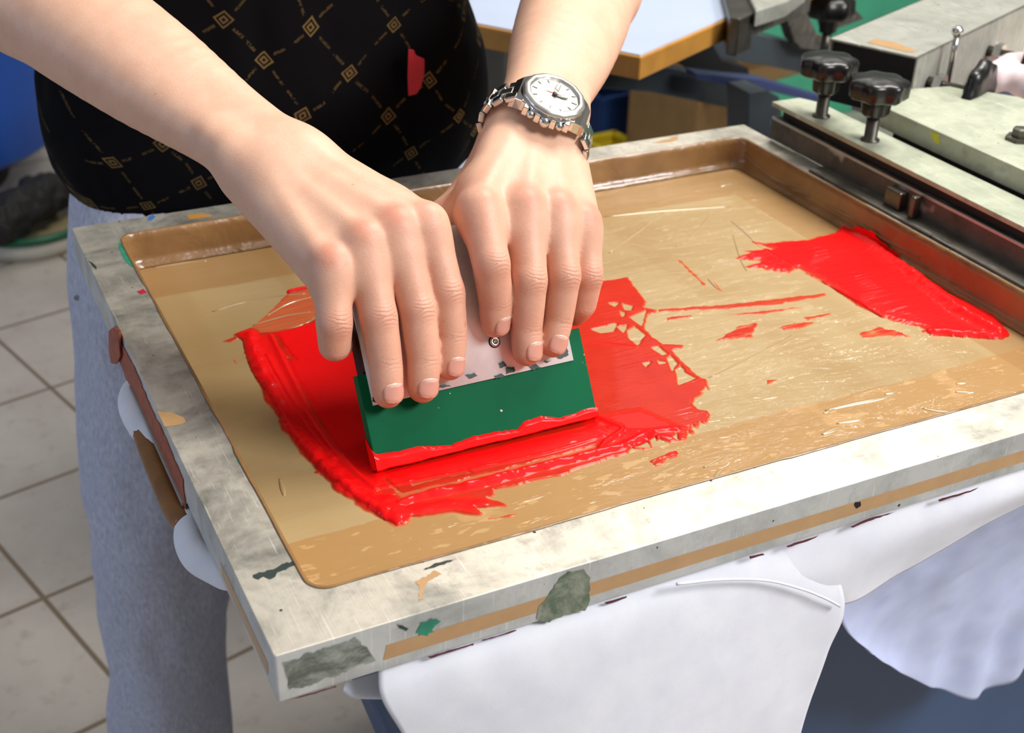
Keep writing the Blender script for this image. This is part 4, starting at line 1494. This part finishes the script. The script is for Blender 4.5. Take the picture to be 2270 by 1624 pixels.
# bracelet round the wrist
NLK = 21
for k in range(NLK):
    a0 = 2 * math.pi * (k + .5) / NLK
    ea, eb = .0372, .0262
    if abs(math.atan2(math.sin(a0 - math.pi / 2), math.cos(a0 - math.pi / 2))) < math.radians(47):
        continue
    c = WC0 + wla * best[2] * .4 + wla * ea * math.cos(a0) + wna * (eb * math.sin(a0) - .001)
    tg = unit(-wla * ea * math.sin(a0) + wna * eb * math.cos(a0))
    no = np.cross(wax, tg)
    if no @ (wla * math.cos(a0) + wna * math.sin(a0)) < 0:
        no = -no
    Rm = np.stack([tg, wax, no], 1)
    ln = 2 * math.pi * math.hypot(ea * math.sin(a0), eb * math.cos(a0)) / NLK
    bm = bmesh.new()
    add_box(bm, c, (ln * .92, .0088, .0040), Rm)
    add_box(bm, c + wax * .0090 + tg * ln * .48, (ln * .90, .0084, .0038), Rm)
    add_box(bm, c - wax * .0090 + tg * ln * .48, (ln * .90, .0084, .0038), Rm)
    from_bm('bracelet_link', bm, MAT['watch_steel'], watch, False, .0009, 3)

# ------------------------------------------------------------------ T-shirt on the platen under the screen
def cloth(name, pts_rows, mat, parent, sub=10, wob=.002, seed=1, thick=.0012, fold=None):
    """rows of 3-D points (top to bottom), smoothed both ways"""
    rows = [spline(r, len(r) * sub) for r in pts_rows]
    cols = list(zip(*rows))
    cols = [spline(c, len(pts_rows) * sub) for c in cols]
    V = np.array(cols)
    n, m = V.shape[:2]
    Vf = V.reshape(-1, 3)
    du = np.gradient(V, axis=0).reshape(-1, 3)
    dv = np.gradient(V, axis=1).reshape(-1, 3)
    nn_ = np.cross(du, dv)
    nn_ /= np.maximum(np.linalg.norm(nn_, axis=1), 1e-9)[:, None]
    Vf = Vf + nn_ * (vnoise(Vf * np.array([1, 1, .6]), 22, seed) * wob * 2 + vnoise(Vf, 60, seed + 1) * wob * .5)[:, None]
    if fold is not None:
        Vf = Vf + nn_ * fold(Vf)[:, None]
    F = [(i * m + j, (i + 1) * m + j, (i + 1) * m + j + 1, i * m + j + 1) for i in range(n - 1) for j in range(m - 1)]
    o = to_obj(name, mesh_np(name, Vf, F), mat, parent)
    md = o.modifiers.new('Solid', 'SOLIDIFY')
    md.thickness = thick
    md.offset = 0
    return o


platen = thing('shirt_platen', 'flat board with a brown edge under the printing screen, carrying the white T-shirt', 'platen', (.30, .26, .846))
bm = bmesh.new()
add_prism(bm, [(.012, .045, .8665), (.620, .045, .8665), (.620, .50, .8665), (.012, .50, .8665)], (0, 0, -.014))
from_bm('board', bm, MAT['platen_edge'], platen, False, .003)
bm = bmesh.new()
add_tube(bm, spline([(-.002, .178, .857), (-.0045, .20, .8555), (-.004, .26, .855), (-.001, .33, .854), (.003, .345, .853)], 30), [.0075] * 30, 12)
from_bm('edge_band', bm, MAT['platen_edge'], platen, True, label='brown edge band')
bm = bmesh.new()
add_box(bm, (-.0012, .262, .8662), (.0022, .150, .0030))
from_bm('grey_rail', bm, MAT['zinc'], platen, False, .0004)

tee = thing('white_tshirt', 'white cotton T-shirt stretched under the screen and hanging off its near edge', 'shirt', (.25, 0, .80))
f = lambda x, y, yy: PY(x, y, yy)
rows = [
    [(PY(x, 1400, .0)[0] if 0 else x_, .010, .8685) for x_, x in ((.056, 0), (.104, 0), (.158, 0), (.212, 0), (.264, 0), (.300, 0), (.338, 0))],
    [f(845, 1545, -.002), f(1010, 1480, -.003), f(1210, 1420, -.004), f(1410, 1365, -.004), f(1600, 1310, -.003), f(1740, 1290, -.002), f(1870, 1335, -.001)],
    [f(895, 1632, -.004), f(1050, 1600, -.008), f(1230, 1560, -.012), f(1420, 1520, -.012), f(1600, 1480, -.010), f(1730, 1450, -.006), f(1830, 1450, -.003)],
    [f(960, 1760, -.002), f(1090, 1760, -.010), f(1250, 1740, -.016), f(1430, 1720, -.018), f(1590, 1690, -.014), f(1690, 1660, -.010), f(1772, 1630, -.006)],
    [f(1030, 1900, .004), f(1140, 1920, -.008), f(1280, 1910, -.016), f(1430, 1890, -.020), f(1570, 1860, -.016), f(1670, 1820, -.012), f(1755, 1780, -.008)],
]
cloth('sleeve', rows, MAT['cotton'], tee, 12, .0016, 3)
# armhole seam: a fine raised ridge
bm = bmesh.new()
sp_ = spline([f(1500, 1294, -.0078), f(1600, 1284, -.0078), f(1700, 1286, -.0078), f(1780, 1306, -.0078), f(1830, 1326, -.0080), f(1862, 1343, -.007)], 40)
add_tube(bm, sp_, .0009, 8)
from_bm('armhole_seam', bm, MAT['cotton'], tee, True)
# the body of the shirt from the armhole to the right, under the frame
rows = [
    [(.255, .010, .8685), (.320, .010, .8685), (.390, .010, .8685), (.500, .010, .8685), (.64, .010, .8685)],
    [f(1640, 1290, .001), f(1820, 1270, .000), f(2000, 1195, .000), (f(2280, 1085, .000)), (.65, .000, .85)],
    [f(1740, 1310, .012), f(1872, 1338, .004), f(2010, 1262, .010), (f(2280, 1112, .012)), (.66, .012, .83)],
]
cloth('body_panel', rows, MAT['cotton'], tee, 14, .0010, 7)
# far layer hanging behind, its bluish shade put into the cloth colour
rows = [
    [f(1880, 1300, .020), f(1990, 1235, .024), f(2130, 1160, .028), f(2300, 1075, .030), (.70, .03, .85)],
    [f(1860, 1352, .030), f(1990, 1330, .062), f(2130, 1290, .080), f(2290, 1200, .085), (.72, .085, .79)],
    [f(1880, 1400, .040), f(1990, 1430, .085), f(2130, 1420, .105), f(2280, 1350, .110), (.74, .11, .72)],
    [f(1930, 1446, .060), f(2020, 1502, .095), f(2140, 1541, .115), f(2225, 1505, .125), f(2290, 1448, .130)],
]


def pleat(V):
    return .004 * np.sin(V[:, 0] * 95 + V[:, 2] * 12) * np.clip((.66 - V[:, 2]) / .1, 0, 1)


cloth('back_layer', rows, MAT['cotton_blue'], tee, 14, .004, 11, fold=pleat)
# bulges of the shirt past the left side of the screen
for kk, pl3 in enumerate(([(290, 838), (268, 852), (260, 872), (262, 895), (276, 925), (300, 958), (318, 985)], [(408, 1118), (392, 1140), (384, 1168), (388, 1195), (404, 1222), (440, 1242), (478, 1262)])):
    bm = bmesh.new()
    zz = .862
    pts = spline([P(x, y, zz) for x, y in pl3], 30)
    F_ = Field()
    for i in range(0, 29):
        a, c = pts[i] + np.array([.010, 0, -.008]), pts[i + 1] + np.array([.010, 0, -.008])
        s_ = math.sin(math.pi * (i + .5) / 29)
        F_.add(0, a, c, .0072, .0072, .006)
    Vq, Fq = F_.mesh(.0012)
    to_obj('hem_bulge', mesh_np('hem_bulge', Vq, Fq), MAT['cotton'], tee)
    bm.free()
rows = [[f(765, 1515, .02), f(790, 1505, .02), f(830, 1492, .02), f(870, 1480, .02)], [f(762, 1528, .018), f(785, 1540, .014), f(825, 1542, .012), f(860, 1540, .012)], [f(775, 1536, .02), f(790, 1543, .018), f(830, 1544, .016), f(862, 1544, .016)]]
cloth('hem_corner', rows, MAT['cotton'], tee, 10, .0004, 5)

# ------------------------------------------------------------------ printing press under and beside the screen
base = thing('press_stand', 'dark blue painted steel stand of the press under the T-shirt', 'stand', (.62, .40, 0))
bm = bmesh.new()
xa, xb = PY(797, 1545, .30)[0], PY(838, 1640, .30)[0]
za_, zb2 = PY(797, 1545, .30)[2], PY(838, 1640, .30)[2]
sl = (xb - xa) / (zb2 - za_)
add_prism(bm, [(xa - sl * za_ + sl * .02, .19, .02), (1.30, .19, .02), (1.30, .19, .80), (xa + sl * (.80 - za_), .19, .80)], (0, .11, 0))
from_bm('cabinet', bm, MAT['base_blue'], base, False, .006)
bm = bmesh.new()
add_box(bm, (.40, .245, .8262), (.10, .10, .0520))
from_bm('bracket', bm, MAT['slate'], base, False, .003)
bm = bmesh.new()
add_box(bm, (.85, .25, .0095), (.80, .10, .019))
from_bm('plinth', bm, MAT['black'], base)

clamp = thing('screen_clamp', 'long pale green-white bar clamp with two black knobs gripping the right edge of the screen', 'clamp', (.675, .25, .9025))
bm = bmesh.new()
add_prism(bm, [(.6555, -.06, .937), (.6975, -.06, .937), (.6975, .487, .937), (.688, .507, .937), (.6555, .507, .937)], (0, 0, -.0045))
from_bm('pressure_bar', bm, MAT['clamp_plate'], clamp, False, .0007, label='pale paint-splashed pressure bar')
bm = bmesh.new()
add_box(bm, (.6552, .222, .9122), (.0022, .56, .0205))
add_box(bm, (.6650, .222, .9225), (.0215, .56, .0022))
add_box(bm, (.6465, .180, .9015), (.0190, .476, .0022))
from_bm('channel', bm, MAT['clamp_dark'], clamp, False, .0005, label='grimy grey channel')
bm = bmesh.new()
add_box(bm, (.6547, .222, .9226), (.0016, .56, .0026))
from_bm('lip', bm, MAT['zinc'], clamp, False, .0004)
bm = bmesh.new()
add_box(bm, (.672, .222, .9285), (.026, .54, .0080))
from_bm('rubber_pad', bm, MAT['black'], clamp)
for ky in (.453, .383):
    bm = bmesh.new()
    c = np.array([.6725, ky, .937])
    add_lathe(bm, c + [0, 0, .0001], (0, 0, 1), [(.0085, 0), (.0085, .0012), (.0058, .0016), (.0058, .030)], 24)
    st_ = from_bm('stem', bm, MAT['steel_dark'], clamp, True)
    bm = bmesh.new()
    add_lathe(bm, c, (0, 0, 1), [(.0085, .0225), (.0120, .026), (.0130, .037), (.0225, .0395), (.0252, .042), (.0256, .0530), (.0240, .0556), (.0215, .0568), (.0120, .0582), (.004, .0586)], 84, 7, .07)
    from_bm('knob', bm, MAT['black_plastic'], st_, True)
# clutter of the hinge seen under the bar
for (x, y, z0), s_ in (((.650, .315, .9045), (.010, .020, .016)), ((.648, .29, .9045), (.008, .006, .020)), ((.651, .11, .9045), (.010, .018, .016))):
    bm = bmesh.new()
    add_box(bm, (x, y, z0 + s_[2] * .4), s_)
    from_bm('stop_block', bm, MAT['steel_dark'], clamp, False, .0015)

arm = thing('flat_steel_plate', 'wide pale grey flat arm of the press running beside the clamp bar', 'machine plate', (.78, .2, .93))
bm = bmesh.new()
add_prism(bm, [(.708, -.06, .955), (.86, -.06, .955), (.85, .385, .955), (.812, .436, .955), (.757, .447, .955), (.708, .415, .955)], (0, 0, -.020))
from_bm('arm_plate', bm, MAT['clamp_plate'], arm, False, .0015)
bm = bmesh.new()
add_prism(bm, [PL(x, y, (1, 0, 0), (.7078, 0, 0)) for x, y in [(2060, 290), (2082, 298), (2082, 320), (2072, 316)]], (.0001, 0, 0))
from_bm('ink_stain', bm, MAT['yellow_ink'], arm)
bm = bmesh.new()
add_box(bm, (.775, .18, .915), (.12, .44, .040))
from_bm('under_frame', bm, MAT['black'], arm)  # black block painting the shadow gap below the plate
bc = P(2262, 305, .957)
bm = bmesh.new()
add_lathe(bm, (bc[0], bc[1], .9551), (0, 0, 1), [(.013, 0), (.013, .003), (.008, .0035), (.008, .010), (.005, .011)], 6)
from_bm('bolt', bm, MAT['steel_dark'], arm, False)
for yy in (.20, .17, .12):
    bm = bmesh.new()
    add_lathe(bm, (.702, yy, .905), (0, 0, 1), [(.010, 0), (.010, .015), (.006, .018)], 8)
    from_bm('nut', bm, MAT['clamp_dark'], arm)

# grey gear box beyond the arm
box = thing('gear_box', 'grey steel box with black open end and side hand wheels behind the black knobs', 'machine box', (.86, .56, .93))
zt = .985
c1, c2 = P(1838, 84, zt), P(2036, 127, zt)
fd = unit((c2 - c1) * np.array([1, 1, 0]))
ld = np.array([-fd[1], fd[0], 0])
if ld[0] < 0:
    ld = -ld
wid = np.linalg.norm(c2 - c1)
LB = .30
bm = bmesh.new()
add_prism(bm, [c1, c2, c2 + ld * LB, c1 + ld * LB], (0, 0, -.0025))
add_prism(bm, [c2, c2 + ld * LB, c2 + ld * LB - [0, 0, .0665], c2 - [0, 0, .0665]], -fd * .0025)
add_prism(bm, [c1, c1 + ld * LB, c1 + ld * LB - [0, 0, .0665], c1 - [0, 0, .0665]], fd * .0025)
from_bm('cover', bm, MAT['grey_box'], box, False, .0008)
bm = bmesh.new()
o0 = c1 + ld * .006 + fd * .003 - [0, 0, .0035]
add_prism(bm, [o0, o0 + fd * (wid - .006), o0 + fd * (wid - .006) - [0, 0, .060], o0 - [0, 0, .060]], ld * (LB - .012))
from_bm('inside', bm, MAT['black'], box, label='black open end')
bm = bmesh.new()
st0 = c1 + fd * .035 + ld * .006 + [0, 0, .0001]
add_prism(bm, [st0 + ld * .005, st0 + fd * .045 + ld * .002, st0 + fd * .05 + ld * .012, st0 + fd * .02 + ld * .026, st0 + ld * .022], (0, 0, .0002))
from_bm('rust_stain', bm, MAT['kraft_tape'], box)
for q, (along, rr_, proj) in enumerate(((.035, .031, .050), (.185, .034, .050))):
    o0 = c2 + ld * along - [0, 0, .032]
    bm = bmesh.new()
    add_lathe(bm, o0, fd, [(.006, 0), (.006, .012), (.0045, .0125), (.0045, proj)], 16)
    sh_ = from_bm('shaft', bm, MAT['steel_dark'], box, True)
    bm = bmesh.new()
    add_lathe(bm, o0 + fd * .008, fd, [(.011, 0), (.011, .008)], 6)
    from_bm('nut', bm, MAT['steel'], sh_)
    bm = bmesh.new()
    add_lathe(bm, o0 + fd * (proj - .004), fd, [(.012, -.006), (.014, 0), (rr_, .001), (rr_ * 1.02, .005), (rr_, .010), (.016, .012)], 60, 8, .05)
    from_bm('hand_wheel', bm, MAT['black_plastic'], box, True)
bm = bmesh.new()
lv = c2 + ld * .055 + fd * .012 - [0, 0, .035]
add_tube(bm, [lv, lv + [0, 0, .030], lv + [0, 0, .046]], .0028, 10)
add_lathe(bm, lv + [0, 0, .046], (0, 0, 1), [(.003, 0), (.0055, .003), (.0055, .007), (.003, .010)], 16)
from_bm('lever', bm, MAT['steel'], box, True)
deck = thing('press_deck', 'pink-stained pale deck plate of the press at the far right', 'machine plate', (1.15, .60, .90))
bm = bmesh.new()
add_prism(bm, [(.885, .05, .918), (1.5, .05, .918), (1.6, .72, .918), (1.02, .66, .918), (.79, .545, .918), (.80, .49, .918), (.885, .478, .918)], (0, 0, -.018))
from_bm('plate', bm, MAT['wall'], deck)
bm = bmesh.new()
add_box(bm, (1.25, .6, .45), (.3, .3, .899))
from_bm('pedestal', bm, MAT['slate'], deck)


def lump(name, label, cat, mat, pts, r, k=.012, vox=.003, amp=.006, seed=1):
    F_ = Field()
    for a, c in zip(pts, pts[1:]):
        F_.add(0, a, c, r, r, k)
    V, F = F_.mesh(vox)
    N = normals(V, F)
    V = V + N * (vnoise(V, 60, seed) * amp * 2)[:, None]
    lo = min(q[2] for q in pts) - r * .62
    V[:, 2] = np.maximum(V[:, 2], lo)
    o = to_obj(name, mesh_np(name, V, F), mat)
    tag(o, label, cat)
    return o


q1, q2, q3 = P(2228, 182, .934), P(2268, 176, .936), P(2310, 205, .934)
lump('rag', 'crumpled pinkish white rag lying on the pale deck plate', 'rag', MAT['pink_rag'], [q1, q2, q3, q1 + [.03, .05, 0]], .022, seed=4)
q1, q2 = P(2222, 245, .930), P(2290, 275, .930)
lump('cloth', 'dark navy cloth below the pinkish rag at the right edge', 'cloth', MAT['navy'], [q1, q2, q2 + [.04, -.02, 0]], .019, seed=9)

# ------------------------------------------------------------------ things behind: another print board on its arms
zb = .93
board = thing('print_board', 'glossy white print board with honey wood edges behind the watch arm', 'board', tuple(P(1500, 0, zb - .04)))
pl = [(1421, 127), (1359, 117), (1106, 66), (1040, 52)]
pts = [P(x, y, zb) for x, y in pl]
e_l = unit(pts[-1] - pts[0])
r1 = P(1618, 40, zb)
e_r = unit(r1 - pts[0])
c0 = pts[0]
q = [c0, c0 + e_l * .62, c0 + e_l * .62 + e_r * .62, c0 + e_r * .62]
bm = bmesh.new()
ins = [c0 + (e_l + e_r) * .003, c0 + e_l * .617 + e_r * .003, c0 + (e_l + e_r) * .617, c0 + e_r * .617 + e_l * .003]
add_prism(bm, ins, (0, 0, .0015))
from_bm('sheet', bm, MAT['board_white'], board, label='glossy white top')
bm = bmesh.new()
add_prism(bm, q, (0, 0, -.026))
from_bm('wood_edge', bm, MAT['wood'], board, False, .002, label='honey wood edge')
bm = bmesh.new()
pc = c0 + (e_l + e_r) * .31
add_box(bm, (pc[0], pc[1], (zb - .027) / 2), (.07, .07, zb - .028))
from_bm('pedestal', bm, MAT['slate'], board, False, .003)
# steel clip over its right edge
cl = thing('board_clip', 'grey steel bracket clamped over the right edge of the white board', 'bracket', tuple(c0 + e_r * .32))
bm = bmesh.new()
k0 = P(1612, 55, zb + .012)
k1 = P(1655, 60, zb + .012)
add_prism(bm, [P(1600, -30, zb + .014), P(1618, 38, zb + .014), P(1640, 42, zb + .014), P(1672, 28, zb + .014), P(1645, -30, zb + .014)], (0, 0, -.045))
from_bm('jaw', bm, MAT['steel_dark'], cl, False, .002)
bm = bmesh.new()
add_prism(bm, [P(1650, -30, zb + .02), P(1676, 24, zb + .02), P(1745, 2, zb + .02), P(1790, -30, zb + .02)], (0, 0, -.020))
from_bm('cover_plate', bm, MAT['grey_box'], cl, False, .002)
bm = bmesh.new()
add_prism(bm, [P(1622, 44, zb), P(1640, 52, zb), P(1690, 30, zb), P(1800, -14, zb), P(1790, -26, zb)], (0, 0, -.024))
from_bm('rail', bm, MAT['clamp_dark'], cl, False, .002)


def slab(name, label, cat, mat, y, pl, depth, group=None):
    bm = bmesh.new()
    pts = [PY(px, py, y) for px, py in pl]
    add_prism(bm, pts, (0, depth, 0))
    o = from_bm(name, bm, mat, None, False, .002)
    tag(o, label, cat, group)
    return o


slab('press_rail', 'slate grey flat bar below the wood corner of the white board', 'steel bar', MAT['slate'], 1.22, [(1330, 146), (1441, 143), (1505, 154), (1661, 198), (1661, 250), (1560, 228), (1441, 204), (1330, 196)], .05)
slab('press_rail', 'slate grey bar between the two teal gaps behind the knobs', 'steel bar', MAT['slate'], 1.30, [(1560, 96), (1584, 92), (1637, 66), (1758, 95), (1850, 118), (1850, 178), (1782, 163), (1696, 145), (1597, 130), (1575, 120)], .05)
slab('press_rail', 'thin bluish rail crossing below the lower teal gap', 'steel rail', MAT['slate_blue'], 1.16, [(1540, 160), (1620, 170), (1690, 176), (1791, 205), (1830, 216), (1830, 234), (1788, 222), (1680, 196), (1610, 188), (1545, 176)], .03)
slab('press_post', 'dark slate post standing left of the clamp end', 'post', MAT['slate'], 1.10, [(1660, 205), (1700, 200), (1728, 214), (1735, 262), (1712, 268), (1690, 1215), (1648, 1215)], .06)
slab('press_bracket', 'dark brown bracket under the white board corner', 'bracket', MAT['black'], 1.26, [(1484, 126), (1515, 120), (1580, 96), (1600, 132), (1660, 150), (1665, 190), (1590, 168), (1520, 150)], .04)
slab('press_strut', 'narrow grey brown strut leaning across the upper teal gap', 'strut', MAT['clamp_dark'], 1.271, [(1742, 34), (1768, 16), (1782, 10), (1812, 76), (1836, 84), (1836, 116), (1776, 108), (1760, 90)], .03)
# blurred far knob
fk = thing('far_knob', 'blurred black knob on a dark clamp at the top edge behind the grey box', 'knob', tuple(PY(1840, 60, 1.0)))
bm = bmesh.new()
kc = PY(1838, 40, 1.0)
add_lathe(bm, kc - [0, 0, .02], (0, 0, 1), [(.012, 0), (.014, .018), (.030, .022), (.034, .03), (.032, .048), (.02, .054)], 63, 7, .05)
from_bm('knob', bm, MAT['black_plastic'], fk, True)
bm = bmesh.new()
add_lathe(bm, kc - [0, 0, .07], (0, 0, 1), [(.007, 0), (.007, .052)], 12)
from_bm('stem', bm, MAT['steel_dark'], fk, True)
bm = bmesh.new()
add_prism(bm, [PY(1850, 15, 1.02), PY(1900, 25, 1.02), PY(1915, 42, 1.02), PY(1870, 58, 1.02), PY(1835, 70, 1.02), PY(1830, 50, 1.02)], (0, .02, 0))
from_bm('jaw', bm, MAT['clamp_dark'], fk)

# teal screen wall far behind, boxes on the floor
bm = bmesh.new()
add_box(bm, (3.22, 2.66, .60), (1.9, .05, 1.20))
o = from_bm('teal_cabinet', bm, MAT['teal'], None, False, .004)
tag(o, 'teal painted cabinet seen through the gaps of the press', 'cabinet')


bm = bmesh.new()
add_box(bm, (1.86, 2.81, .17), (.80, .16, .34))
add_box(bm, (1.86, 2.81, .35), (.84, .19, .018))
o = from_bm('low_cupboard', bm, MAT['dark_cupboard'], None, False, .004)  # dark block put in where the floor lies in shade
tag(o, 'low dark grey cupboard in the shade behind the cardboard box', 'cupboard')


def floor_box(name, label, cat, mat, px, py, w, d, h, rz=0.2, yy=None, flap=True):
    c = P(px, py, 0) if yy is None else PY(px, py, yy)
    t = thing(name, label, cat, (c[0], c[1], 0))
    Rm = np.array([[math.cos(rz), -math.sin(rz), 0], [math.sin(rz), math.cos(rz), 0], [0, 0, 1]])
    bm = bmesh.new()
    z = .001
    wt = .006
    o = np.array([c[0], c[1], 0])
    add_box(bm, o + [0, 0, .004], (w, d, .008), Rm)
    for sx, sy, sw, sd in ((0, -d / 2, w, wt), (0, d / 2, w, wt), (-w / 2, 0, wt, d), (w / 2, 0, wt, d)):
        add_box(bm, o + Rm @ np.array([sx, sy, h / 2]), (sw, sd, h), Rm)
    from_bm('wall', bm, mat, t)
    if flap:
        bm = bmesh.new()
        add_box(bm, o + Rm @ np.array([0, -d / 2 - .05, h - .03]), (w, .10, .004), Rm)
        from_bm('flap', bm, mat, t)
    else:
        bm = bmesh.new()
        for sx, sy, sw, sd in ((0, -d / 2, w + .02, .018), (0, d / 2, w + .02, .018), (-w / 2, 0, .018, d), (w / 2, 0, .018, d)):
            add_box(bm, o + Rm @ np.array([sx, sy, h]), (sw, sd, .012), Rm)
        from_bm('rim', bm, mat, t)
    return t


floor_box('cardboard_box', 'open brown cardboard box in the shade under the white board', 'box', MAT['cardboard'], 1535, 376, .30, .24, .34, .25)
floor_box('storage_crate', 'yellow plastic crate on the floor beside the watch', 'crate', MAT['yellow'], 1345, 374, .11, .10, .08, .1, flap=False)
floor_box('storage_crate', 'dark blue plastic crate on the floor behind the yellow crate', 'crate', MAT['crate_blue'], 1345, 328, .13, .10, .17, .1, flap=False)

# left background: tub, drum
tc = P(62, 512, .02)
tub = thing('plastic_tub', 'shallow round white tub with a green rim on the floor at left', 'tub', (tc[0], tc[1], 0))
rt = .150
bm = bmesh.new()
add_lathe(bm, (tc[0], tc[1], 0.001), (0, 0, 1), [(rt * .93, 0), (rt * .98, .015), (rt * 1.04, .050), (rt * 1.0, .050), (rt * .94, .012), (.01, .011)], 64)
from_bm('bowl', bm, MAT['tub_white'], tub, True)
bm = bmesh.new()
add_lathe(bm, (tc[0], tc[1], 0.0125), (0, 0, 1), [(rt * .90, 0), (rt * .90, .006)], 48)
from_bm('lining', bm, MAT['cream'], tub, False, label='cream layer in the tub')
bm = bmesh.new()
n = 64
add_tube(bm, [(tc[0] + rt * 1.02 * math.cos(2 * math.pi * i / n), tc[1] + rt * 1.02 * math.sin(2 * math.pi * i / n), .056) for i in range(n + 1)], .010, 10)
from_bm('rim', bm, MAT['green_rubber'], tub, True, label='green rim')
lump('scrap', 'dark brown scrap lying in the white tub', 'scrap', MAT['brown_stuff'], [(tc[0] - .09, tc[1] - .04, .04), (tc[0] - .04, tc[1] + .05, .05), (tc[0] + .06, tc[1] + .08, .045)], .030, .02, .005, .008, 3)
lump('rubbish_bag', 'black rubbish bag slumped over the back of the white tub below the blue drum', 'bag', MAT['black'], [P(-10, 500, .10), P(40, 465, .11), P(85, 440, .10), P(125, 425, .095)], .050, .02, .006, .008, 6)  # made-up black lump for the shadow under the drum
dc = np.array([-.12, 3.16, 0])
drum = thing('blue_drum', 'large blue plastic drum on a black dolly at the left edge', 'drum', (dc[0], dc[1], 0))
bm = bmesh.new()
add_lathe(bm, (dc[0], dc[1], .12), (0, 0, 1), [(.41, 0), (.43, .02), (.435, .40), (.445, .42), (.435, .44), (.435, .80), (.43, .84)], 72)
from_bm('barrel', bm, MAT['blue_plastic'], drum, True)
bm = bmesh.new()
add_lathe(bm, (dc[0], dc[1], .001), (0, 0, 1), [(.27, 0), (.28, .06), (.27, .118)], 48)
from_bm('dolly', bm, MAT['black'], drum)

# ------------------------------------------------------------------ room shell
def struct(name, pts, mat):
    me = bpy.data.meshes.new(name)
    me.from_pydata([tuple(p) for p in pts], [], [(0, 1, 2, 3)])
    o = to_obj(name, me, mat, None, False)
    o['kind'] = 'structure'
    return o


XA, XB, YA, YB, ZC = -3.0, 4.5, -3.0, 5.0, 2.9
struct('floor', [(XA, YA, 0), (XB, YA, 0), (XB, YB, 0), (XA, YB, 0)], MAT['floor'])
MAT['wall_paint'] = simple('pale_wall_paint', (196, 196, 192), .8, 0, .05, 3)
MAT['wall_blue'] = simple('pale_blue_wall_paint', (120, 145, 185), .8, 0, .05, 3)
MAT['ceiling'] = simple('white_ceiling', (225, 225, 222), .85, 0, .04, 3)
struct('wall_back', [(XA, YB, 0), (XB, YB, 0), (XB, YB, ZC), (XA, YB, ZC)], MAT['wall_paint'])
struct('wall_left', [(XA, YA, 0), (XA, YB, 0), (XA, YB, ZC), (XA, YA, ZC)], MAT['wall_blue'])
struct('wall_right', [(XB, YB, 0), (XB, YA, 0), (XB, YA, ZC), (XB, YB, ZC)], MAT['wall_paint'])
struct('wall_front', [(XB, YA, 0), (XA, YA, 0), (XA, YA, ZC), (XB, YA, ZC)], MAT['wall_paint'])
struct('ceiling', [(XA, YA, ZC), (XA, YB, ZC), (XB, YB, ZC), (XB, YA, ZC)], MAT['ceiling'])


def area(name, loc, rot, sx, sy, power, col):
    l = bpy.data.lights.new(name, 'AREA')
    l.shape = 'RECTANGLE'
    l.size, l.size_y = sx, sy
    l.energy = power
    l.color = col
    o = link(bpy.data.objects.new(name, l))
    o.location = loc
    o.rotation_euler = rot
    return o


def aim(o, tgt):
    o.rotation_euler = (Vector(tgt) - Vector(o.location)).to_track_quat('-Z', 'Y').to_euler()


# warm white lamp over the table, added fill, reflection panel and glint tubes, daylight from a window at the left
l1 = area('ceiling_lamp_near', (1.25, .55, 2.6), (0, 0, 0), 1.1,   .45, 41, (1.0, .96, .90))
aim(l1, (.3, .3, .9))
l2 = area('ceiling_lamp_far', (1.3, 2.75, 2.86), (0, 0, 0), 3.0, 1.2, 17, (1.0, .96, .88))  # unseen panel added so the frame's near bar reflects something bright
l5 = area('ceiling_tube', (2.72, 2.42, 2.8), (0, 0, 0), 1.5, .03, 7, (1.0, .97, .92))  # this tube and the next are added for glints on the film
l6 = area('ceiling_tube', (.80, 4.62, 2.8), (0, 0, 0), .9, .03, 5, (1.0, .97, .92))
l3 = area('ceiling_lamp_front', (1.7, -1.5, 2.6), (0, 0, 0), 1.2, .6, 74, (.98, .98, 1.0))  # added front fill, no source of its own in the room
aim(l3, (.3, .1, .8))
l4 = area('window_daylight', (-2.9, .6, 1.7), (0, 0, 0), 1.6, 1.4, 26, (.66, .79, 1.0))
aim(l4, (.2, .3, .9))

w = bpy.data.worlds.new('room_air')
scene.world = w
w.use_nodes = True
w.node_tree.nodes['Background'].inputs[0].default_value = (.8, .85, .95, 1)
w.node_tree.nodes['Background'].inputs[1].default_value = .16

cam = bpy.data.cameras.new('camera')
co = link(bpy.data.objects.new('camera', cam))
M = Matrix([[RC[0][0], RC[0][1], RC[0][2], CAM[0]], [RC[1][0], RC[1][1], RC[1][2], CAM[1]], [RC[2][0], RC[2][1], RC[2][2], CAM[2]], [0, 0, 0, 1]])
co.matrix_world = M
cam.sensor_fit = 'HORIZONTAL'
cam.sensor_width = 36
cam.lens = FPX * 36 / W0
cam.clip_start = .02
cam.dof.use_dof = True
cam.dof.focus_distance = .80
cam.dof.aperture_fstop = 11
scene.camera = co
scene.view_settings.view_transform = 'Standard'
scene.view_settings.look = 'None'
scene.view_settings.gamma = 1
scene.view_settings.exposure = 0.0
